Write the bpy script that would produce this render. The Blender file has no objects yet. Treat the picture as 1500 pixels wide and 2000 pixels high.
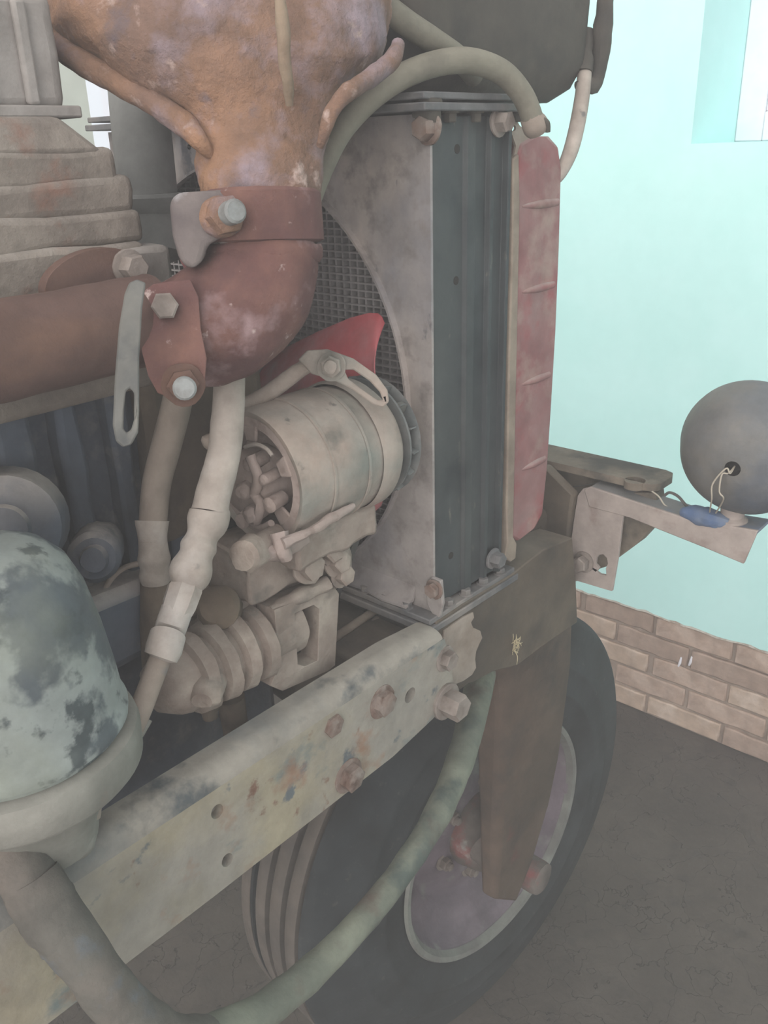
import bpy, bmesh, math, random
from mathutils import Vector as V, Matrix, noise
from mathutils.geometry import tessellate_polygon
random.seed(7)
PI = math.pi
sc = bpy.context.scene
COL = sc.collection

# ------------------------------------------------------------------ camera
FPX = 1700.0
RW = ((0.66238543, -0.74860626, -0.02888278), (-0.30860886, -0.23752862, -0.92105414), (0.68264641, 0.61900632, -0.38836202))
CAM = V((-0.77618, -0.62222, 1.79617))
cd = bpy.data.cameras.new('camera'); cam = bpy.data.objects.new('camera', cd); COL.objects.link(cam)
cd.sensor_fit = 'VERTICAL'; cd.sensor_height = 36.0; cd.sensor_width = 27.0
cd.lens = 36.0 * FPX / 2000.0
cd.clip_start = 0.02; cd.clip_end = 60
r0, r1, r2 = (V(r) for r in RW)
m = Matrix.Identity(4)
for i in range(3):
    m[i][0] = r0[i]; m[i][1] = -r1[i]; m[i][2] = -r2[i]; m[i][3] = CAM[i]
cam.matrix_world = m
sc.camera = cam

# ------------------------------------------------------------------ world and light
w = bpy.data.worlds.new('world'); sc.world = w; w.use_nodes = True
bg = w.node_tree.nodes['Background']; bg.inputs[0].default_value = (0.98, 0.98, 1.0, 1); bg.inputs[1].default_value = 0.80
sd = bpy.data.lights.new('sun', 'SUN'); sun = bpy.data.objects.new('sun', sd); COL.objects.link(sun)
sd.energy = 3.2; sd.angle = math.radians(80); sd.color = (1.0, 0.97, 0.92)
sun.rotation_euler = V((0.92, 0.22, -0.34)).to_track_quat('-Z', 'Y').to_euler()
sc.view_settings.view_transform = 'Standard'; sc.view_settings.look = 'None'
sc.view_settings.gamma = 1.0; sc.view_settings.use_curve_mapping = False
sc.view_settings.exposure = 0.70

# ------------------------------------------------------------------ helpers
def P(u, v, d=None, x=None, y=None, z=None):
    "world point seen in direction (u, v) of the survey photograph, at a plane of the place"
    a, b = (u - 750) / FPX, (v - 1000) / FPX
    r = a * r0 + b * r1 + r2
    if x is not None: t = (x - CAM.x) / r.x
    elif y is not None: t = (y - CAM.y) / r.y
    elif z is not None: t = (z - CAM.z) / r.z
    else: t = d
    return CAM + t * r

# reflectance and chroma of each finish relative to its colour card
TONE = {'mint_plaster': (1, 1), 'broken_plaster': (1, 1), 'mortar': (1.15, 1), 'brick': (1.12, .95), 'brick_pale': (1.15, .95), 'brick_dark': (1.12, .95), 'white_paint': (1, 1), 'cream_panel': (1, 1),
        'shroud_grey': (1, 1), 'rust_orange': (1, .85), 'rust_red_primer': (.95, .85), 'rail_worn_paint': (.66, .78), 'rail_top_bare': (.66, .78), 'filter_dome_paint': (.75, .8),
        'alternator_dusty': (.72, 1.0), 'alternator_pink_dust': (.72, .95), 'bolt_rusty': (.6, .7), 'bolt_dusty': (.66, .7), 'core_metal': (1.9, .8), 'pump_caked_dust': (.8, 1.0), 'core_back': (.6, .8), 'pipe_dusty': (1, .9), 'pipe_tan': (.9, .8), 'tank_dusty_black': (.95, .8), 'support_oily': (.95, .8), 'fork_brown': (.65, .9), 'tyre_rubber': (.55, 1.1),
        'earth_floor': (.44, 1.0), 'tube_green_worn': (.65, .8), 'tube_tan_wrapped': (.62, .9), 'lamp_shell': (.9, 1), 'block_blue': (.95, .8), 'head_dusty': (.95, .8), 'slotted_bracket': (.6, .8), 'radiator_black_paint': (1.15, 1.0), 'alternator_pink': (.7, 1), 'manifold_rust': (.68, .8),
        'red_paint_worn': (.8, .75), 'fan_red': (1.15, .8), 'tyre_tread_dust': (.6, .8)}
def lin0(c):
    o = []
    for k in c:
        k = k / 255.0
        o.append(k / 12.92 if k <= 0.04045 else ((k + 0.055) / 1.055) ** 2.4)
    return (o[0], o[1], o[2], 1.0)

lin = lin0
def mat(name, base, spots=(), rough=0.85, bump=0.25, bscale=70, var=0.20, vscale=24, metallic=0.0, dust=None, bdist=.004):
    """base colour, patches (colour, scale, threshold, softness, seed, stretch), grain, bump, dust on upward faces"""
    mt = bpy.data.materials.new(name); mt.use_nodes = True
    nt = mt.node_tree; N = nt.nodes; L = nt.links
    al_, st_ = TONE.get(name, (0.8, 0.8))
    def lin(c):
        c = lin0(c); g_ = .3 * c[0] + .6 * c[1] + .1 * c[2]
        return tuple(al_ * (g_ + (k - g_) * st_) for k in c[:3]) + (1.0,)
    bs = N['Principled BSDF']; bs.inputs['Roughness'].default_value = rough; bs.inputs['Metallic'].default_value = metallic
    bs.inputs['Specular IOR Level'].default_value = 0.25
    tc = N.new('ShaderNodeTexCoord')
    col = None
    def mixc(a, b, fac, mode='MIX'):
        mx = N.new('ShaderNodeMix'); mx.data_type = 'RGBA'; mx.blend_type = mode
        for sock, val in ((mx.inputs[6], a), (mx.inputs[7], b)):
            if isinstance(val, tuple): sock.default_value = val
            else: L.new(val, sock)
        if isinstance(fac, float): mx.inputs[0].default_value = fac
        else: L.new(fac, mx.inputs[0])
        return mx.outputs[2]
    def nz(scale, seed, stretch=(1, 1, 1), detail=6.0, rgh=0.6):
        mp = N.new('ShaderNodeMapping'); mp.inputs['Location'].default_value = (seed * 1.7, seed * 3.1, seed * 0.9)
        mp.inputs['Scale'].default_value = stretch
        L.new(tc.outputs['Object'], mp.inputs[0])
        n = N.new('ShaderNodeTexNoise'); n.inputs['Scale'].default_value = scale; n.inputs['Detail'].default_value = detail
        n.inputs['Roughness'].default_value = rgh
        L.new(mp.outputs[0], n.inputs['Vector']); return n.outputs[0]
    def rng(src, a, b, lo=0.0, hi=1.0):
        mr = N.new('ShaderNodeMapRange'); mr.inputs[1].default_value = a; mr.inputs[2].default_value = b
        mr.inputs[3].default_value = lo; mr.inputs[4].default_value = hi
        L.new(src, mr.inputs[0]); return mr.outputs[0]
    col = lin(base)
    for s in spots:
        c, scl, th, soft, seed = s[:5]; st = s[5] if len(s) > 5 else (1, 1, 1)
        col = mixc(col, lin(c), rng(nz(scl, seed, st), th - soft, th + soft))
    if dust:
        g = N.new('ShaderNodeNewGeometry'); sx = N.new('ShaderNodeSeparateXYZ'); L.new(g.outputs['Normal'], sx.inputs[0])
        up = rng(sx.outputs[2], 0.15, 0.95, 0.0, dust[1])
        mu = N.new('ShaderNodeMath'); mu.operation = 'MULTIPLY'; L.new(up, mu.inputs[0]); L.new(rng(nz(16, 5.3), 0.3, 0.6), mu.inputs[1])
        col = mixc(col, lin(dust[0]), mu.outputs[0])
    v = rng(nz(vscale, 9.1, detail=9.0, rgh=0.7), 0.3, 0.7, 1 - var, 1 + var)
    cmb = N.new('ShaderNodeCombineColor')
    for i in range(3): L.new(v, cmb.inputs[i])
    out = mixc(col, cmb.outputs[0], 1.0, 'MULTIPLY')
    L.new(out, bs.inputs['Base Color'])
    if bump:
        bp = N.new('ShaderNodeBump'); bp.inputs['Strength'].default_value = bump; bp.inputs['Distance'].default_value = bdist
        L.new(nz(bscale, 2.2, detail=8.0), bp.inputs['Height']); L.new(bp.outputs[0], bs.inputs['Normal'])
    return mt

def crom(pts, n):
    "Catmull-Rom through control points that are (Vector, radius)"
    out = []
    q = [pts[0]] + list(pts) + [pts[-1]]
    for i in range(1, len(q) - 2):
        for k in range(n):
            t = k / n
            def f(a, b, c, d): return 0.5 * (2 * b + (c - a) * t + (2 * a - 5 * b + 4 * c - d) * t * t + (3 * b - a - 3 * c + d) * t ** 3)
            out.append((f(*(q[i + j][0] for j in (-1, 0, 1, 2))), f(*(q[i + j][1] for j in (-1, 0, 1, 2)))))
    out.append(pts[-1]); return out

class MB:
    def __init__(s): s.v = []; s.f = []
    def add(s, vs, fs):
        o = len(s.v); s.v += [V(p) for p in vs]; s.f += [tuple(i + o for i in f) for f in fs]; return s
    def box(s, lo, hi):
        x0, y0, z0 = lo; x1, y1, z1 = hi
        return s.add([(x0,y0,z0),(x1,y0,z0),(x1,y1,z0),(x0,y1,z0),(x0,y0,z1),(x1,y0,z1),(x1,y1,z1),(x0,y1,z1)],
                     [(0,3,2,1),(4,5,6,7),(0,1,5,4),(1,2,6,5),(2,3,7,6),(3,0,4,7)])
    def grid_box(s, lo, hi, n):
        "box with subdivided faces so that it can be roughened"
        lo, hi = V(lo), V(hi); idx = {}; vs = []; fs = []
        def vid(i, j, k):
            if (i, j, k) not in idx:
                idx[(i, j, k)] = len(vs); vs.append((lo.x + (hi.x-lo.x)*i/n[0], lo.y + (hi.y-lo.y)*j/n[1], lo.z + (hi.z-lo.z)*k/n[2]))
            return idx[(i, j, k)]
        for j in range(n[1]):
            for i in range(n[0]):
                fs.append((vid(i,j,0), vid(i,j+1,0), vid(i+1,j+1,0), vid(i+1,j,0))); k = n[2]
                fs.append((vid(i,j,k), vid(i+1,j,k), vid(i+1,j+1,k), vid(i,j+1,k)))
        for k in range(n[2]):
            for i in range(n[0]):
                fs.append((vid(i,0,k), vid(i+1,0,k), vid(i+1,0,k+1), vid(i,0,k+1))); j = n[1]
                fs.append((vid(i,j,k), vid(i,j,k+1), vid(i+1,j,k+1), vid(i+1,j,k)))
            for j in range(n[1]):
                fs.append((vid(0,j,k), vid(0,j,k+1), vid(0,j+1,k+1), vid(0,j+1,k))); i = n[0]
                fs.append((vid(i,j,k), vid(i,j+1,k), vid(i,j+1,k+1), vid(i,j,k+1)))
        return s.add(vs, fs)
    def plate(s, outer, holes, ext):
        "flat plate from an outline with holes, thickened by the vector ext"
        loops = [[V(p) for p in outer]] + [[V(p) for p in h] for h in holes]
        flat = [p for l in loops for p in l]; n = len(flat); ext = V(ext)
        tris = [tuple(t) for t in tessellate_polygon(loops)]
        nrm = V((0, 0, 0))
        for t in tris:
            c = (flat[t[1]] - flat[t[0]]).cross(flat[t[2]] - flat[t[0]]); nrm += c if c.dot(ext) > 0 else -c
        fs = []
        for t in tris:
            c = (flat[t[1]] - flat[t[0]]).cross(flat[t[2]] - flat[t[0]])
            a = t if c.dot(ext) < 0 else t[::-1]
            fs.append(a); fs.append(tuple(i + n for i in a[::-1]))
        o = 0
        for li, l in enumerate(loops):
            k = len(l)
            for i in range(k):
                a, b = o + i, o + (i + 1) % k
                fs.append((a, b, b + n, a + n))
            o += k
        return s.add(flat + [p + ext for p in flat], fs)
    def loft(s, rings, cap=True):
        k = len(rings[0]); vs = [p for r in rings for p in r]; fs = []
        for i in range(len(rings) - 1):
            for j in range(k):
                a = i * k + j; b = i * k + (j + 1) % k
                fs.append((a, b, b + k, a + k))
        if cap:
            fs.append(tuple(range(k))[::-1]); fs.append(tuple((len(rings) - 1) * k + j for j in range(k)))
        return s.add(vs, fs)
    def tube(s, pts, seg=16, n=8, smooth=True, cap=True):
        pts = [(V(p), r) for p, r in pts]
        if smooth and len(pts) > 2: pts = crom(pts, n)
        rings = []; up = None
        for i, (p, r) in enumerate(pts):
            a = pts[max(i - 1, 0)][0]; b = pts[min(i + 1, len(pts) - 1)][0]
            t = (b - a)
            if t.length < 1e-7: t = (pts[-1][0] - pts[0][0])
            t.normalize()
            if up is None: up = t.orthogonal().normalized()
            up = (up - t * up.dot(t)).normalized(); sd_ = t.cross(up)
            rings.append([p + r * (math.cos(2*PI*k/seg) * up + math.sin(2*PI*k/seg) * sd_) for k in range(seg)])
        return s.loft(rings, cap)
    def lathe(s, c, axis, prof, seg=32, cap=True, ph=0.0):
        "prof: (distance along axis, radius)"
        c = V(c); a = V(axis).normalized(); u = a.orthogonal().normalized(); w_ = a.cross(u)
        return s.loft([[c + a * t + max(r, 1e-4) * (math.cos(ph + 2*PI*k/seg) * u + math.sin(ph + 2*PI*k/seg) * w_) for k in range(seg)] for t, r in prof], cap)
    def bolt(s, c, axis, r, h, washer=True, stud=0.0, ph=0.3):
        a = V(axis).normalized(); c = V(c); t = 0.0
        if washer:
            s.lathe(c, a, [(0, r*1.35), (h*.18, r*1.35), (h*.22, r*1.28)], 20); t = h * .2
        s.lathe(c, a, [(t, r*.97), (t + .04*h, r), (t + h*.88, r), (t + h, r*.86)], 6, ph=ph)
        if stud: s.lathe(c, a, [(t + h*.9, r*.6), (t + h + stud*.9, r*.6), (t + h + stud, r*.5)], 14)
        return s
    def lump(s, amp, scale, seed=0.0):
        "uneven casting or caked dust: push vertices along their normals"
        nr = [V((0, 0, 0)) for _ in s.v]
        for f in s.f:
            a, b, c = s.v[f[0]], s.v[f[1]], s.v[f[2]]; q = (b - a).cross(c - a)
            for i in f: nr[i] += q
        o = V((seed, seed * 2.1, -seed))
        for i, p in enumerate(s.v):
            if nr[i].length > 1e-12:
                k = noise.noise(p * scale + o) + 0.5 * noise.noise(p * scale * 2.3 + o)
                s.v[i] = p + nr[i].normalized() * amp * k
        return s
    def build(s, name, material, parent=None, loc=None, bevel=0.0, angle=38, seg=2, fix=True):
        if parent is not None: loc = V(parent['_o'])
        elif loc is None:
            xs = [p.x for p in s.v]; ys = [p.y for p in s.v]
            loc = V(((min(xs)+max(xs))/2, (min(ys)+max(ys))/2, min(p.z for p in s.v)))
        loc = V(loc)
        me = bpy.data.meshes.new(name)
        me.from_pydata([tuple(p - loc) for p in s.v], [], s.f)
        if fix:
            bm = bmesh.new(); bm.from_mesh(me); bmesh.ops.recalc_face_normals(bm, faces=bm.faces); bm.to_mesh(me); bm.free()
        me.materials.append(material)
        for p in me.polygons: p.use_smooth = True
        me.set_sharp_from_angle(angle=math.radians(angle))
        o = bpy.data.objects.new(name, me); COL.objects.link(o)
        o['_o'] = tuple(loc)
        if parent is not None: o.parent = parent
        else: o.location = loc
        if bevel:
            b = o.modifiers.new('bevel', 'BEVEL'); b.width = bevel; b.segments = seg; b.limit_method = 'ANGLE'; b.angle_limit = math.radians(35)
            b.harden_normals = False
        return o

def thing(name, label, cat, loc, group=None):
    o = bpy.data.objects.new(name, None); COL.objects.link(o); o.location = V(loc); o.empty_display_size = 0.05
    o['_o'] = tuple(V(loc)); return tag(o, label, cat, group)
def tag(o, label, cat=None, group=None, kind=None):
    o['label'] = label
    if cat: o['category'] = cat
    if group: o['group'] = group
    if kind: o['kind'] = kind
    return o
def struct(o, label, cat):
    return tag(o, label, cat, kind='structure')
def arc(c, u, w_, r, a0, a1, n):
    return [V(c) + r * (math.cos(a0 + (a1-a0)*i/n) * V(u) + math.sin(a0 + (a1-a0)*i/n) * V(w_)) for i in range(n + 1)]
def pl(uvs, **k): return [P(u, v, **k) for u, v in uvs]
def tb(lst, depth_axis='d'):
    "tube control points from (u, v, depth, radius in photo pixels)"
    return [(P(u, v, d=d), r * d / FPX) for u, v, d, r in lst]

# ------------------------------------------------------------------ materials
DUST = (168, 156, 146)
M = {}
M['mint'] = mat('mint_plaster', (196, 239, 235), [((188, 234, 229), 1.4, .55, .25, 1), ((202, 242, 239), 5, .6, .2, 4)], rough=.9, bump=.06, bscale=40, var=.02)
M['plaster_edge'] = mat('broken_plaster', (200, 196, 186), [((168, 150, 136), 40, .55, .1, 2)], bump=.5)
M['mortar'] = mat('mortar', (150, 134, 122), [((128, 112, 102), 12, .55, .15, 3)], bump=.6)
M['brick'] = mat('brick', (166, 142, 126), [((148, 124, 110), 9, .55, .2, 1), ((186, 166, 152), 14, .6, .15, 6)], bump=.6, bscale=50)
M['brick_b'] = mat('brick_pale', (174, 152, 134), [((156, 134, 118), 9, .55, .2, 3), ((196, 178, 164), 14, .6, .15, 8)], bump=.6, bscale=50)
M['brick_c'] = mat('brick_dark', (150, 128, 114), [((134, 112, 100), 9, .55, .2, 5), ((170, 148, 134), 14, .6, .15, 2)], bump=.6, bscale=50)
M['white_paint'] = mat('white_paint', (232, 230, 236), [((206, 204, 208), 6, .6, .2, 1)], rough=.5, bump=.05, var=.03)
M['cream'] = mat('cream_panel', (206, 200, 190), [((184, 176, 166), 4, .55, .2, 1)], bump=.05, var=.04)
M['greymetal'] = mat('grey_pipe_paint', (150, 150, 146), [((132, 130, 126), 6, .55, .2, 2)], bump=.1)
M['shroud'] = mat('shroud_grey', (146, 138, 134), [((112, 112, 120), 4, .56, .12, 1, (1, 1, .6)), ((162, 150, 142), 7, .56, .1, 4, (1, 1, .5)), ((78, 78, 84), 22, .66, .03, 3, (1, 1, .45)), ((120, 112, 108), 40, .6, .1, 6)], bump=.12, rough=.7)
M['raddark'] = mat('radiator_black_paint', (48, 52, 54), [((66, 68, 66), 7, .55, .15, 1, (1, 1, .2)), ((88, 86, 80), 60, .68, .04, 2, (1, 1, .4)), ((36, 40, 42), 12, .6, .1, 3)], rough=.55, bump=.12)
M['tank'] = mat('tank_dusty_black', (64, 60, 54), [((84, 76, 66), 6, .52, .2, 1), ((48, 46, 44), 10, .6, .12, 3)], rough=.8, bump=.35, dust=((110, 100, 88), .6))
M['tankgrey'] = mat('bottom_tank_grey', (112, 110, 110), [((78, 80, 84), 14, .55, .12, 1), ((146, 136, 128), 9, .58, .12, 4)], rough=.7, bump=.25)
M['core'] = mat('core_metal', (112, 106, 104), [((86, 82, 82), 20, .55, .2, 1)], rough=.6, bump=.1)
M['coreback'] = mat('core_back', (52, 50, 50), rough=.9, bump=.1)
M['redpan'] = mat('red_paint_worn', (146, 74, 76), [((152, 112, 108), 9, .50, .18, 1), ((166, 54, 62), 11, .62, .08, 3), ((170, 140, 126), 16, .66, .1, 6)], rough=.65, bump=.12, dust=(DUST, .8))
M['beigeedge'] = mat('dusty_flange', (150, 134, 116), [((122, 104, 90), 18, .55, .15, 1)], bump=.3)
M['fanred'] = mat('fan_red', (170, 58, 66), [((150, 112, 112), 9, .55, .12, 2), ((160, 60, 62), 14, .6, .15, 5)], rough=.5, bump=.08)
M['rust'] = mat('rust_orange', (120, 90, 74), [((100, 78, 68), 9, .50, .16, 1), ((138, 100, 72), 7, .57, .12, 3), ((134, 116, 122), 11, .57, .07, 5), ((96, 84, 90), 16, .64, .06, 8), ((164, 140, 130), 34, .66, .05, 2)], bump=1.0, bscale=42, rough=.95, var=.26, bdist=.009)
M['rustred'] = mat('rust_red_primer', (104, 66, 60), [((90, 60, 58), 8, .52, .18, 1), ((120, 82, 70), 12, .57, .12, 3), ((140, 112, 112), 15, .63, .06, 5), ((168, 146, 140), 60, .68, .04, 7)], bump=.6, bscale=80, rough=.9)
M['rustpipe'] = mat('manifold_rust', (114, 84, 74), [((102, 74, 66), 8, .52, .2, 1), ((130, 92, 70), 10, .58, .12, 3, (.4, 1, 1))], bump=.4, rough=.95)
M['gasket'] = mat('gasket_soot', (150, 134, 126), [((84, 58, 52), 45, .5, .08, 1)], bump=.8)
M['steel'] = mat('bolt_steel', (140, 142, 140), [((112, 108, 104), 60, .55, .15, 1)], rough=.6, bump=.3)
M['nutrust'] = mat('bolt_rusty', (150, 116, 98), [((168, 148, 134), 50, .52, .12, 1), ((118, 84, 66), 60, .6, .1, 3)], bump=.5)
M['nutdust'] = mat('bolt_dusty', (160, 144, 132), [((132, 114, 102), 40, .55, .12, 2)], bump=.5)
M['bracket'] = mat('slotted_bracket', (104, 104, 100), [((134, 130, 120), 18, .55, .15, 1), ((82, 84, 84), 22, .6, .1, 4)], rough=.6, bump=.2)
M['hosegreen'] = mat('rubber_olive', (122, 116, 100), [((140, 132, 114), 9, .55, .2, 1), ((104, 98, 86), 14, .6, .12, 3)], bump=.25)
M['head'] = mat('head_dusty', (112, 100, 90), [((136, 124, 112), 8, .52, .15, 1), ((94, 80, 72), 12, .58, .12, 4), ((124, 84, 66), 20, .66, .08, 6)], bump=.7, dust=((150, 140, 130), .7))
M['cover'] = mat('valve_cover', (150, 142, 136), [((124, 114, 106), 6, .53, .15, 1), ((170, 162, 156), 9, .6, .12, 3)], bump=.4, dust=(DUST, .7))
M['block'] = mat('block_blue', (66, 74, 86), [((94, 96, 102), 6, .54, .14, 1, (1, 1, .5)), ((54, 58, 64), 9, .58, .12, 4), ((118, 112, 106), 14, .66, .1, 7)], bump=.35, dust=(DUST, .9))
M['pipecream'] = mat('pipe_dusty', (160, 148, 138), [((134, 122, 112), 16, .56, .12, 1), ((176, 168, 162), 10, .58, .12, 4), ((104, 100, 98), 34, .69, .04, 6)], bump=.25)
M['pipetan'] = mat('pipe_tan', (146, 130, 116), [((128, 112, 100), 14, .55, .15, 1), ((112, 112, 118), 20, .68, .06, 5)], bump=.25)
M['alt'] = mat('alternator_dusty', (166, 150, 138), [((144, 144, 136), 10, .52, .12, 1), ((172, 158, 148), 7, .56, .12, 4), ((116, 112, 104), 15, .64, .08, 6), ((104, 98, 94), 40, .68, .04, 8)], bump=.3)
M['altpink'] = mat('alternator_pink_dust', (176, 158, 150), [((158, 140, 130), 22, .55, .15, 1), ((128, 108, 100), 34, .64, .08, 4)], bump=.4)
M['altdark'] = mat('pulley_dark', (92, 98, 98), [((126, 124, 120), 16, .55, .12, 1)], bump=.2)
M['pump'] = mat('pump_caked_dust', (150, 136, 126), [((128, 113, 103), 13, .53, .15, 1), ((166, 154, 142), 20, .58, .12, 4), ((110, 104, 98), 18, .66, .08, 7)], bump=.6)
M['pumpdark'] = mat('pump_inner', (96, 90, 86), [((112, 114, 118), 14, .6, .1, 1)], bump=.3)
M['oilbrown'] = mat('oily_brown', (92, 78, 62), [((122, 104, 84), 9, .55, .15, 1), ((72, 62, 52), 12, .6, .12, 4)], bump=.4)
M['dome'] = mat('filter_dome_paint', (148, 154, 150), [((128, 136, 130), 6, .5, .2, 1), ((86, 94, 98), 9, .565, .025, 4), ((76, 84, 86), 26, .60, .03, 6), ((134, 138, 118), 5, .6, .15, 8)], bump=.15, rough=.6)
M['domebase'] = mat('filter_base', (140, 136, 126), [((122, 120, 110), 9, .55, .15, 1), ((150, 112, 88), 8, .68, .08, 4)], bump=.3)
M['rail'] = mat('rail_worn_paint', (172, 162, 146), [((158, 150, 138), 5, .52, .15, 1), ((174, 160, 130), 6, .57, .1, 3), ((124, 134, 130), 13, .62, .04, 5, (.7, 1, 1)), ((106, 114, 118), 22, .665, .03, 7), ((164, 124, 96), 15, .64, .06, 9), ((140, 100, 78), 34, .68, .04, 11)], bump=.35, rough=.8)
M['railtop'] = mat('rail_top_bare', (168, 158, 144), [((92, 98, 100), 11, .585, .05, 2), ((124, 126, 124), 7, .55, .1, 5)], bump=.3)
M['support'] = mat('support_oily', (80, 70, 58), [((100, 86, 70), 5, .54, .15, 1), ((60, 54, 48), 9, .6, .12, 4)], bump=.35, rough=.75, dust=((110, 98, 84), .6))
M['supportpale'] = mat('support_dust', (166, 150, 136), [((146, 128, 112), 14, .55, .12, 1)], bump=.4)
M['fork'] = mat('fork_brown', (92, 76, 64), [((112, 92, 78), 7, .54, .15, 1), ((120, 66, 62), 10, .66, .05, 4), ((70, 62, 56), 9, .6, .1, 6)], bump=.45, rough=.8)
M['tyre'] = mat('tyre_rubber', (52, 56, 58), [((70, 74, 76), 5, .54, .15, 1), ((92, 92, 88), 70, .66, .05, 3), ((44, 46, 46), 9, .58, .12, 5)], bump=.3, rough=.85)
M['tread'] = mat('tyre_tread_dust', (120, 108, 98), [((98, 90, 84), 12, .55, .15, 1)], bump=.3)
M['rim'] = mat('rim_lilac_paint', (116, 102, 112), [((134, 118, 126), 6, .52, .15, 1), ((88, 80, 86), 8, .6, .1, 4), ((146, 146, 138), 12, .63, .08, 6), ((150, 70, 74), 10, .7, .04, 8)], bump=.3, rough=.75)
M['rimedge'] = mat('rim_edge', (134, 136, 126), [((112, 108, 104), 12, .55, .15, 1)], bump=.3)
M['hub'] = mat('hub_grease', (120, 108, 100), [((160, 84, 80), 14, .6, .06, 1), ((170, 164, 156), 18, .64, .05, 3), ((84, 74, 68), 10, .55, .12, 5)], bump=.6)
M['crosstan'] = mat('cross_member', (122, 108, 92), [((72, 68, 62), 9, .55, .08, 1), ((146, 130, 112), 12, .6, .12, 4)], bump=.4)
M['lbracket'] = mat('lamp_bracket_paint', (172, 156, 146), [((158, 142, 134), 7, .54, .15, 1), ((140, 118, 108), 18, .66, .08, 4)], bump=.25)
M['lbracket_top'] = mat('lamp_bracket_top', (126, 124, 122), [((104, 116, 136), 10, .58, .06, 2)], bump=.3)
M['lamp'] = mat('lamp_shell', (96, 98, 100), [((116, 110, 102), 7, .56, .12, 1), ((78, 84, 94), 6, .6, .1, 4)], bump=.2, rough=.55)
M['lampblue'] = mat('lamp_tape_blue', (84, 110, 150), [((124, 132, 144), 16, .55, .12, 1)], bump=.3)
M['wire'] = mat('wire_cream', (184, 172, 152), bump=.1)
M['wiredark'] = mat('wire_dark', (92, 88, 84), bump=.2)
M['bigtube'] = mat('tube_green_worn', (124, 128, 112), [((150, 152, 130), 7, .53, .1, 1), ((96, 106, 98), 14, .58, .06, 3), ((118, 96, 84), 12, .63, .08, 6)], bump=.5)
M['bigtube_b'] = mat('tube_tan_wrapped', (112, 108, 100), [((134, 122, 112), 9, .54, .12, 1), ((112, 122, 132), 14, .64, .06, 3), ((92, 88, 82), 12, .58, .1, 6)], bump=.7)
M['lug'] = mat('clamp_lug_dull', (116, 104, 100), [((96, 84, 84), 16, .55, .12, 1), ((146, 140, 140), 20, .64, .06, 4)], bump=.5)
M['ribtan'] = mat('rib_tan', (140, 118, 94), [((120, 96, 76), 20, .55, .15, 1)], bump=.6)
M['straw'] = mat('straw', (196, 178, 136), bump=0)
M['hole'] = mat('hole_shade', (44, 40, 36), bump=0)  # dark colour painted in for the shade inside holes

def floor_mat():
    mt = mat('earth_floor', (112, 100, 90), [((98, 88, 80), 2.2, .5, .2, 1), ((126, 114, 104), 5, .58, .15, 3), ((88, 80, 74), 18, .62, .1, 6)], bump=.0, var=.14, vscale=30, rough=.98)
    nt = mt.node_tree; N = nt.nodes; L = nt.links; bs = N['Principled BSDF']
    tc = N.new('ShaderNodeTexCoord'); wn = N.new('ShaderNodeTexNoise'); wn.inputs['Scale'].default_value = 6; wn.inputs['Detail'].default_value = 5
    L.new(tc.outputs['Object'], wn.inputs['Vector'])
    ad = N.new('ShaderNodeMix'); ad.data_type = 'RGBA'; ad.blend_type = 'LINEAR_LIGHT'; ad.inputs[0].default_value = .16
    L.new(tc.outputs['Object'], ad.inputs[6]); L.new(wn.outputs['Color'], ad.inputs[7])
    vo = N.new('ShaderNodeTexVoronoi'); vo.feature = 'DISTANCE_TO_EDGE'; vo.inputs['Scale'].default_value = 9.0
    L.new(ad.outputs[2], vo.inputs['Vector'])
    mr = N.new('ShaderNodeMapRange'); mr.inputs[1].default_value = 0.0; mr.inputs[2].default_value = 0.012; L.new(vo.outputs['Distance'], mr.inputs[0])
    old = bs.inputs['Base Color'].links[0].from_socket
    mx = N.new('ShaderNodeMix'); mx.data_type = 'RGBA'; mx.inputs[6].default_value = lin((50, 45, 41)); L.new(mr.outputs[0], mx.inputs[0]); L.new(old, mx.inputs[7])
    L.new(mx.outputs[2], bs.inputs['Base Color'])
    fn = N.new('ShaderNodeTexNoise'); fn.inputs['Scale'].default_value = 60; fn.inputs['Detail'].default_value = 8; L.new(tc.outputs['Object'], fn.inputs['Vector'])
    sm = N.new('ShaderNodeMath'); sm.operation = 'ADD'; L.new(mr.outputs[0], sm.inputs[0]); L.new(fn.outputs[0], sm.inputs[1])
    bp = N.new('ShaderNodeBump'); bp.inputs['Strength'].default_value = .5; bp.inputs['Distance'].default_value = .006
    L.new(sm.outputs[0], bp.inputs['Height']); L.new(bp.outputs[0], bs.inputs['Normal'])
    return mt
M['floor'] = floor_mat()

# ------------------------------------------------------------------ the setting
WX = 1.597          # inner face of the wall in front of the tractor
YL = 2.7            # inner face of the wall on the far side
b = MB(); b.box((-4, -4, -.1), (WX + .5, YL + .4, 0)); struct(b.build('floor', M['floor']), 'cracked brown earth floor under the tractor', 'floor')
# front wall: plaster body with a window opening, brick footing below the plaster
WY1 = 0.41; WY0 = -0.85; WZ0 = 1.776; WZ1 = 2.95; WT = 0.42; ZB = 0.383
outer = [(WX, -4, ZB), (WX, YL, ZB), (WX, YL, 3.4), (WX, -4, 3.4)]
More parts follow.
